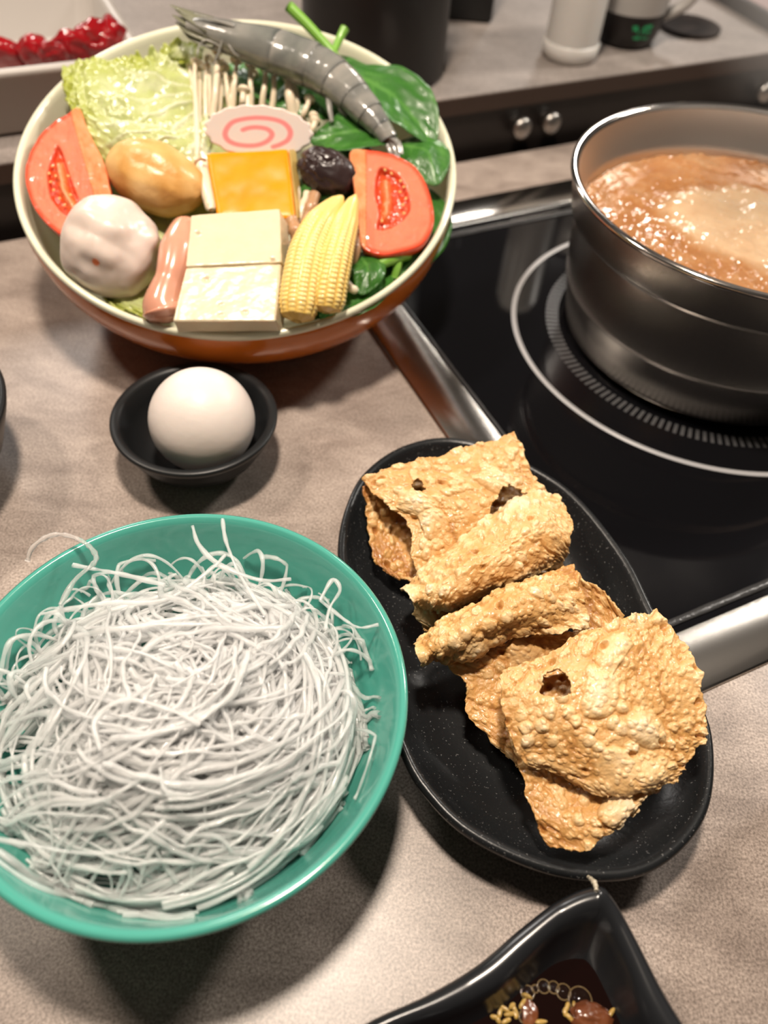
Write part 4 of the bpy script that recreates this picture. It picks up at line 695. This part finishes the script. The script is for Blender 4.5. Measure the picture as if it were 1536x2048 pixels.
q = sring(.86, .4, .3); q[:, 2] = 1.25; V, Fa = loft(np.array([sc_q for sc_q in (np.array([sc[0], sc[1], 1.25])+(q-[sc[0], sc[1], 1.25])*k_ for k_ in (.02, .4, .8, 1))])); o = mesh('dipping_sauce', V, Fa, M['sauce']); tag(recenter(o), 'dark soy dipping sauce in the pointed black dish', 'sauce')
M['garlic'] = mat('minced_garlic', (.42, .27, .07), .3, coat=.4, sss=.2, sssd=.1); M['chili'] = mat('chili_lump', (.38, .13, .05), .25, coat=.5, ramp=[(.3, (.09, .022, .008)), (.7, (.24, .085, .032))], nscale=60, bump=.5, bscale=100)
gl_ = [(988, 2034), (1000, 2026), (1010, 2018), (1024, 2012), (1030, 2020), (1020, 2028), (1032, 2030), (1054, 1992), (1045, 2008), (996, 2040), (1012, 2042), (1150, 2016), (1162, 2012), (1134, 2014), (1138, 2034), (1156, 2020), (1172, 2020), (1082, 2044), (1130, 2024), (1060, 2030), (1222, 2026)]
for i, (x, y) in enumerate(gl_):
    V, Fa, D = blob(at(x, y, 1.27), rot2(np.eye(3), i*1.3), (.12+.04*(i % 3), .07, .05), lambda D_: n3(D_*2+i, i)*.5, 12, 8); o = mesh('garlic_bit', V, Fa, M['garlic']); tag(recenter(o), 'yellow minced garlic bit '+('in the left cluster on the sauce' if x < 1050 else 'beside the large chili lump' if x > 1120 else 'alone on the dark sauce between the two lumps'), 'garlic', 'garlic bits '+('left' if x < 1050 else 'right' if x > 1120 else 'mid')+' in the sauce')
V, Fa, D = blob(at(1182, 2036, 1.25), np.eye(3), (.6, .46, .26), lambda D_: n3(D_*3, 4)*.6+n3(D_*8, 5)*.3, 40, 24); o = mesh('sauce_lump', V, Fa, M['chili']); tag(recenter(o), 'reddish brown glossy lump of chili paste in the dark sauce', 'chili paste')
V, Fa, D = blob(at(1058, 2026, 1.24), np.eye(3), (.26, .36, .09), lambda D_: n3(D_*3, 14)*.8+n3(D_*8, 5)*.3, 30, 16); o = mesh('sauce_lump', V, Fa, M['chili']); tag(recenter(o), 'small brown lump beside the garlic bits at the left of the sauce', 'chili paste')
M['bubble'] = mat('sauce_bubble', (.05, .03, .02), .05, alpha=.12, coat=1); M['bubrim'] = mat('bubble_rim', (.22, .15, .07), .1, coat=1, alpha=.6)
for (x, y, r_, lb) in ((1055, 1986, .19, 'bubble at the left end of the row along the sauce edge'), (1087, 1973, .18, 'third bubble from the left in the row along the sauce edge'), (1070, 1978, .1, 'tiny bubble second from the left in the row along the sauce edge'), (1107, 1975, .16, 'bubble second from the right in the row along the sauce edge'),
    (1127, 1984, .21, 'bubble at the right end of the row along the sauce edge'), (1048, 2034, .15, 'lone bubble by the small brown lump in the sauce'), (1160, 2000, .34, 'largest bubble, above the big chili lump in the sauce')):
    p_ = at(x, y, 1.25); V, Fa = lathe([(r_*.001, r_*.55), (r_*.5, r_*.5), (r_*.85, r_*.3), (r_, .03), (r_+.022, .02), (r_+.02, .0)], p_, 28); o = mesh('sauce_bubble', V, Fa, M['bubble'])
    tag(recenter(o), lb, 'bubble', 'bubbles on the sauce'); ra = np.arange(28)/28*2*PI; V, Fa = loft(np.array([[p_+[(r_+.022*math.cos(b_))*math.cos(t_), (r_+.022*math.cos(b_))*math.sin(t_), .02+.022*math.sin(b_)] for t_ in ra] for b_ in np.linspace(0, 2*PI, 7)])); mesh('bubble_rim', V, Fa, M['bubrim'], o)
M['crumb'] = mat('pale_crumb', (.45, .40, .30), .25, coat=.6, bump=.8, bscale=300)
P = spl(ats([(1177, 1754, 2.62), (1184, 1760, 3.0), (1190, 1768, 3.15), (1193, 1782, 3.2)]), 26); V, Fl = tube(P, .07*(1+fbm(np.linspace(0, 9, 26), np.zeros(26), 3)*1.5), 10); o = mesh('crumb', V, Fl, M['crumb']); tag(recenter(o), 'small pale crumb on the upturned corner of the sauce dish', 'crumb')
# ------------------------------------------------------------------ neighbouring black bowls, mostly out of frame
bowlprof = lambda R_, Z_: [(0, .2), (R_*.5, .2), (R_*.52, 0), (R_*.6, 0), (R_*.63, .35), (R_*.88, Z_*.45), (R_*.98, Z_*.85), (R_, Z_*.96), (R_*.99, Z_), (R_*.95, Z_), (R_*.92, Z_*.85), (R_*.8, Z_*.45), (R_*.5, .6), (0, .5)]
V, Fa = lathe(bowlprof(6, 4.2), (-22.25, 22.9, 0), 128); o = mesh('black_bowl', V, Fa, M['melamine2']); tag(recenter(o), 'black bowl whose rim just enters the frame at the left, level with the egg', 'bowl')
V, Fa = lathe(bowlprof(6, 4.6), (19.75, 9.2, 0), 128); o = mesh('black_bowl', V, Fa, M['melamine2']); tag(recenter(o), 'black bowl at the lower right edge, casting a shadow by the oval plate', 'bowl')
# ------------------------------------------------------------------ things on the raised counter
RZ = 4.3
def cyl(name, c, r0, r1, h_, m_, label, cat, extra=()):
    V, Fa = lathe([(0, 0), (r0*.94, 0), (r0, .25), (r1, h_-.2), (r1*.96, h_), (0, h_)], (c[0], c[1], RZ), 64); o = mesh(name, V, Fa, m_); return tag(recenter(o), label, cat)
c = at(742, 150, RZ); cyl('black_canister', (-3.6, 62.2), 5.1, 5.1, 17, M['darkplastic'], 'tall matte black canister standing behind the vegetable bowl', 'canister')
c = at(936, 45, RZ); V, Fl = box(c[0]-1.9, c[0]+1.9, c[1], c[1]+4, RZ, RZ+12, None, .3); o = mesh('black_box', V, Fl, M['darkplastic']); tag(recenter(o), 'black box standing at the back right of the tall black canister', 'box')
M['shaker'] = mat('frosted_plastic', (.62, .60, .57), .35, sss=.2, sssd=.5)
sk = thing('white_shaker', 'white cylindrical plastic bottle standing left of the mug on the raised counter', 'bottle', (*at(1137, 112, RZ)[:2], RZ)); c = at(1137, 112, RZ)
V, Fa = lathe([(0, 0), (1.9, 0), (2.1, .2), (2.15, 1.1), (2.0, 1.2)], (c[0], c[1], RZ), 64); mesh('base_ring', V, Fa, M['shaker'], sk)
V, Fa = lathe([(2.0, 1.2), (2.0, 13), (1.6, 14), (0, 14.2)], (c[0], c[1], RZ), 64); mesh('body', V, Fa, M['shaker'], sk)
c = at(1246, 80, RZ); mg = thing('mug', 'white mug with a black lower half and small green emblem', 'mug', (c[0], c[1], RZ))
V, Fa = lathe([(0, .1), (1.9, 0), (2.3, .25), (2.6, 1.2), (2.7, 2.5)], (c[0], c[1], RZ), 96); mesh('black_base', V, Fa, M['blackface'], mg)
V, Fa = lathe([(2.7, 2.5), (3.0, 6), (3.15, 9), (3.0, 9), (2.8, 6), (2.5, 1), (0, .5)], (c[0], c[1], RZ), 96); mesh('mug_body', V, Fa, M['white'], mg)
P = spl(np.array([[c[0]+2.8, c[1]+.2, RZ+7.6], [c[0]+4.8, c[1]+.3, RZ+7.6], [c[0]+5.3, c[1]+.3, RZ+5.4], [c[0]+4.3, c[1]+.2, RZ+3.0], [c[0]+2.6, c[1]+.1, RZ+1.9]]), 40); V, Fl = tube(P, .42, 14, 1.2, True, (0, 1, 0)); mesh('handle', V, Fl, M['white'], mg)
# emblem: rounded badge with two strokes, wrapped on the mug wall
lg = []
def onmug(u_, z_, out_=.03): z_ = z_-.55; a_ = -PI/2+.25+u_/2.6; r_ = np.interp(z_, [.25, 1.2, 2.5], [2.3, 2.6, 2.7])+out_; return (c[0]+r_*math.cos(a_), c[1]+r_*math.sin(a_), RZ+z_)
for poly in ([(-.75, 2.45), (-.35, 2.45), (-.1, 1.6), (-.45, 1.5)], [(-.1, 1.6), (.12, 2.45), (.42, 2.45), (.05, 1.45), (-.45, 1.5)], [(.35, 2.5), (.85, 2.5), (.85, 2.25), (.4, 2.25)], [(.3, 2.1), (.85, 2.1), (.8, 1.45), (.2, 1.5)]):
    lg.append((np.array([onmug(*p) for p in poly]+[onmug(p[0], p[1], -.03) for p in poly]), [tuple(range(len(poly)))]+[(i, i+len(poly), (i+1) % len(poly)+len(poly), (i+1) % len(poly)) for i in range(len(poly))]))
V, Fl = merge(lg); mesh('emblem', V, Fl, M['green'], mg, smooth=False)
c = at(1378, 57, RZ); V, Fa = lathe([(0, 0), (2.3, 0), (2.5, .1), (2.55, .3), (2.4, .32), (2.2, .2), (0, .18)], (c[0], c[1], RZ), 64); M['matteblack'] = mat('matte_dark', (.02, .014, .012), .8, spec=.2); o = mesh('coaster', V, Fa, M['matteblack']); tag(recenter(o), 'round dark coaster lying right of the mug', 'coaster')
M['pink'] = mat('pinkish_cover', (.30, .20, .19), .4, ramp=[(.3, (.24, .17, .16)), (.7, (.42, .30, .29))], nscale=12)
bk = thing('folded_menu', 'dark-edged pinkish board lying at the far right corner of the raised counter', 'board', at(1500, 5, RZ))
q = [at(1395, -20, RZ), at(1560, 78, RZ), at(1640, 20, RZ), at(1480, -60, RZ)]; V = np.array(q+[p+[0, 0, 1.1] for p in q]); mesh('cover', V, [(0, 3, 2, 1), (4, 5, 6, 7), (0, 1, 5, 4), (1, 2, 6, 5), (2, 3, 7, 6), (3, 0, 4, 7)], M['blackface'], bk, smooth=False)
V2 = V[4:].copy(); cc_ = V2.mean(0); V2 = cc_+(V2-cc_)*.86; V2 = np.vstack([V2, V2+[0, 0, .06]]); mesh('printed_panel', V2, [(0, 3, 2, 1), (4, 5, 6, 7), (0, 1, 5, 4), (1, 2, 6, 5), (2, 3, 7, 6), (3, 0, 4, 7)], M['pink'], bk, smooth=False)
# white tray with red lumps
M['tray'] = mat('white_tray', (.40, .37, .34), .4); M['redwrap'] = mat('red_glossy', (.30, .006, .010), .16, coat=.6, bump=.5, bscale=60, bdist=.002)
TU0, TU1, TN0, TN1, TZ1 = -40, 9.6, 52.6, 66.5, 8.2
def rrect(u0, u1, n0, n1, r_, z, n_=10):
    pts = []
    for (cu_, cn_, a0) in ((u1-r_, n1-r_, 0), (u0+r_, n1-r_, 1), (u0+r_, n0+r_, 2), (u1-r_, n0+r_, 3)):
        for i in range(n_): a_ = (a0+i/(n_-1))*PI/2; pts.append(un(cu_+r_*math.cos(a_), cn_+r_*math.sin(a_), z))
    return pts
def rr2(i_, z, r_=1.2): return rrect(TU0+i_, TU1-i_, TN0+i_, TN1-i_, r_, z)
V, Fa = loft(np.array([rr2(3, RZ+.0), rr2(.9, RZ), rr2(.5, RZ+.3), rr2(.3, TZ1-.6), rr2(-.1, TZ1-.5), rr2(-.2, TZ1-.25), rr2(-.1, TZ1), rr2(.3, TZ1), rr2(.6, TZ1-.3), rr2(1.0, RZ+.9), rr2(1.6, RZ+.5), rr2(6.4, RZ+.5)]), True, True, True)
o = mesh('white_tray', V, Fa, M['tray']); tag(recenter(o), 'long white plastic tray holding red glossy pieces behind the vegetable bowl', 'tray')
reds = [(10, 108, 46, 24, 0), (72, 108, 34, 30, 1), (150, 100, 44, 26, .3), (185, 80, 36, 32, 2), (228, 72, 26, 36, 1.1), (110, 118, 30, 16, 1.7), (205, 100, 40, 20, .7)]
rl = ['shiny red piece at the far left of the white tray', 'shiny red piece second from the left of the white tray', 'shiny red piece in the middle of the tray heap', 'shiny red piece on top of the tray heap', 'shiny red piece leaning at the right end of the tray', 'low dark red piece between the two heaps in the tray', 'shiny red piece under the right end of the heap']
for i, (x, y, rx, ry, s_) in enumerate(reds):
    c = at(x, y, 7.4+.5*(i in (3, 4))); dist = (c-[0, 0, H])@_f; V, Fa, D = blob(c, rot2(np.array([_r, _u, -_f]), s_*.25), (rx*dist/F, ry*dist/F, 1.3), lambda D_: n3(D_*1.8+i*3, i)*.8+n3(D_*4+i, i+3)*.3, 48, 30)
    o = mesh('red_piece', V, Fa, M['redwrap']); tag(recenter(o), rl[i], 'red food', 'red pieces in the white tray')

# ------------------------------------------------------------------ steam over the pot
V, Fa, D = blob((PC[0]+3, PC[1]+2, 18), np.eye(3), (9, 9, 9.5), None, 32, 20)
vm = bpy.data.materials.new('steam'); vm.use_nodes = True; nt = vm.node_tree; nt.nodes.remove(nt.nodes['Principled BSDF']); vs = nt.nodes.new('ShaderNodeVolumeScatter'); vs.inputs['Color'].default_value = (.95, .9, .86, 1); vs.inputs['Anisotropy'].default_value = .2
tc = nt.nodes.new('ShaderNodeTexCoord'); nz = nt.nodes.new('ShaderNodeTexNoise'); nz.inputs['Scale'].default_value = 14; nz.inputs['Detail'].default_value = 2; nt.links.new(tc.outputs['Object'], nz.inputs['Vector'])
gr = nt.nodes.new('ShaderNodeTexGradient'); gr.gradient_type = 'SPHERICAL'; mp = nt.nodes.new('ShaderNodeMapping'); mp.inputs['Scale'].default_value = (10.5, 10.5, 10.5); mp.inputs['Location'].default_value = (0, 0, -1.0); nt.links.new(tc.outputs['Object'], mp.inputs[0]); nt.links.new(mp.outputs[0], gr.inputs[0])
mr = nt.nodes.new('ShaderNodeMapRange'); mr.inputs[1].default_value = .42; mr.inputs[2].default_value = .7; nt.links.new(nz.outputs[0], mr.inputs[0])
mu = nt.nodes.new('ShaderNodeMath'); mu.operation = 'MULTIPLY'; nt.links.new(mr.outputs[0], mu.inputs[0]); nt.links.new(gr.outputs[0], mu.inputs[1]); m3 = nt.nodes.new('ShaderNodeMath'); m3.operation = 'MULTIPLY'; m3.inputs[1].default_value = 42; nt.links.new(mu.outputs[0], m3.inputs[0]); nt.links.new(m3.outputs[0], vs.inputs['Density'])
nt.links.new(vs.outputs[0], nt.nodes['Material Output'].inputs['Volume'])
o = mesh('steam', V, Fa, vm); tag(recenter(o), 'faint steam rising from the boiling pot', 'steam', kind='stuff')
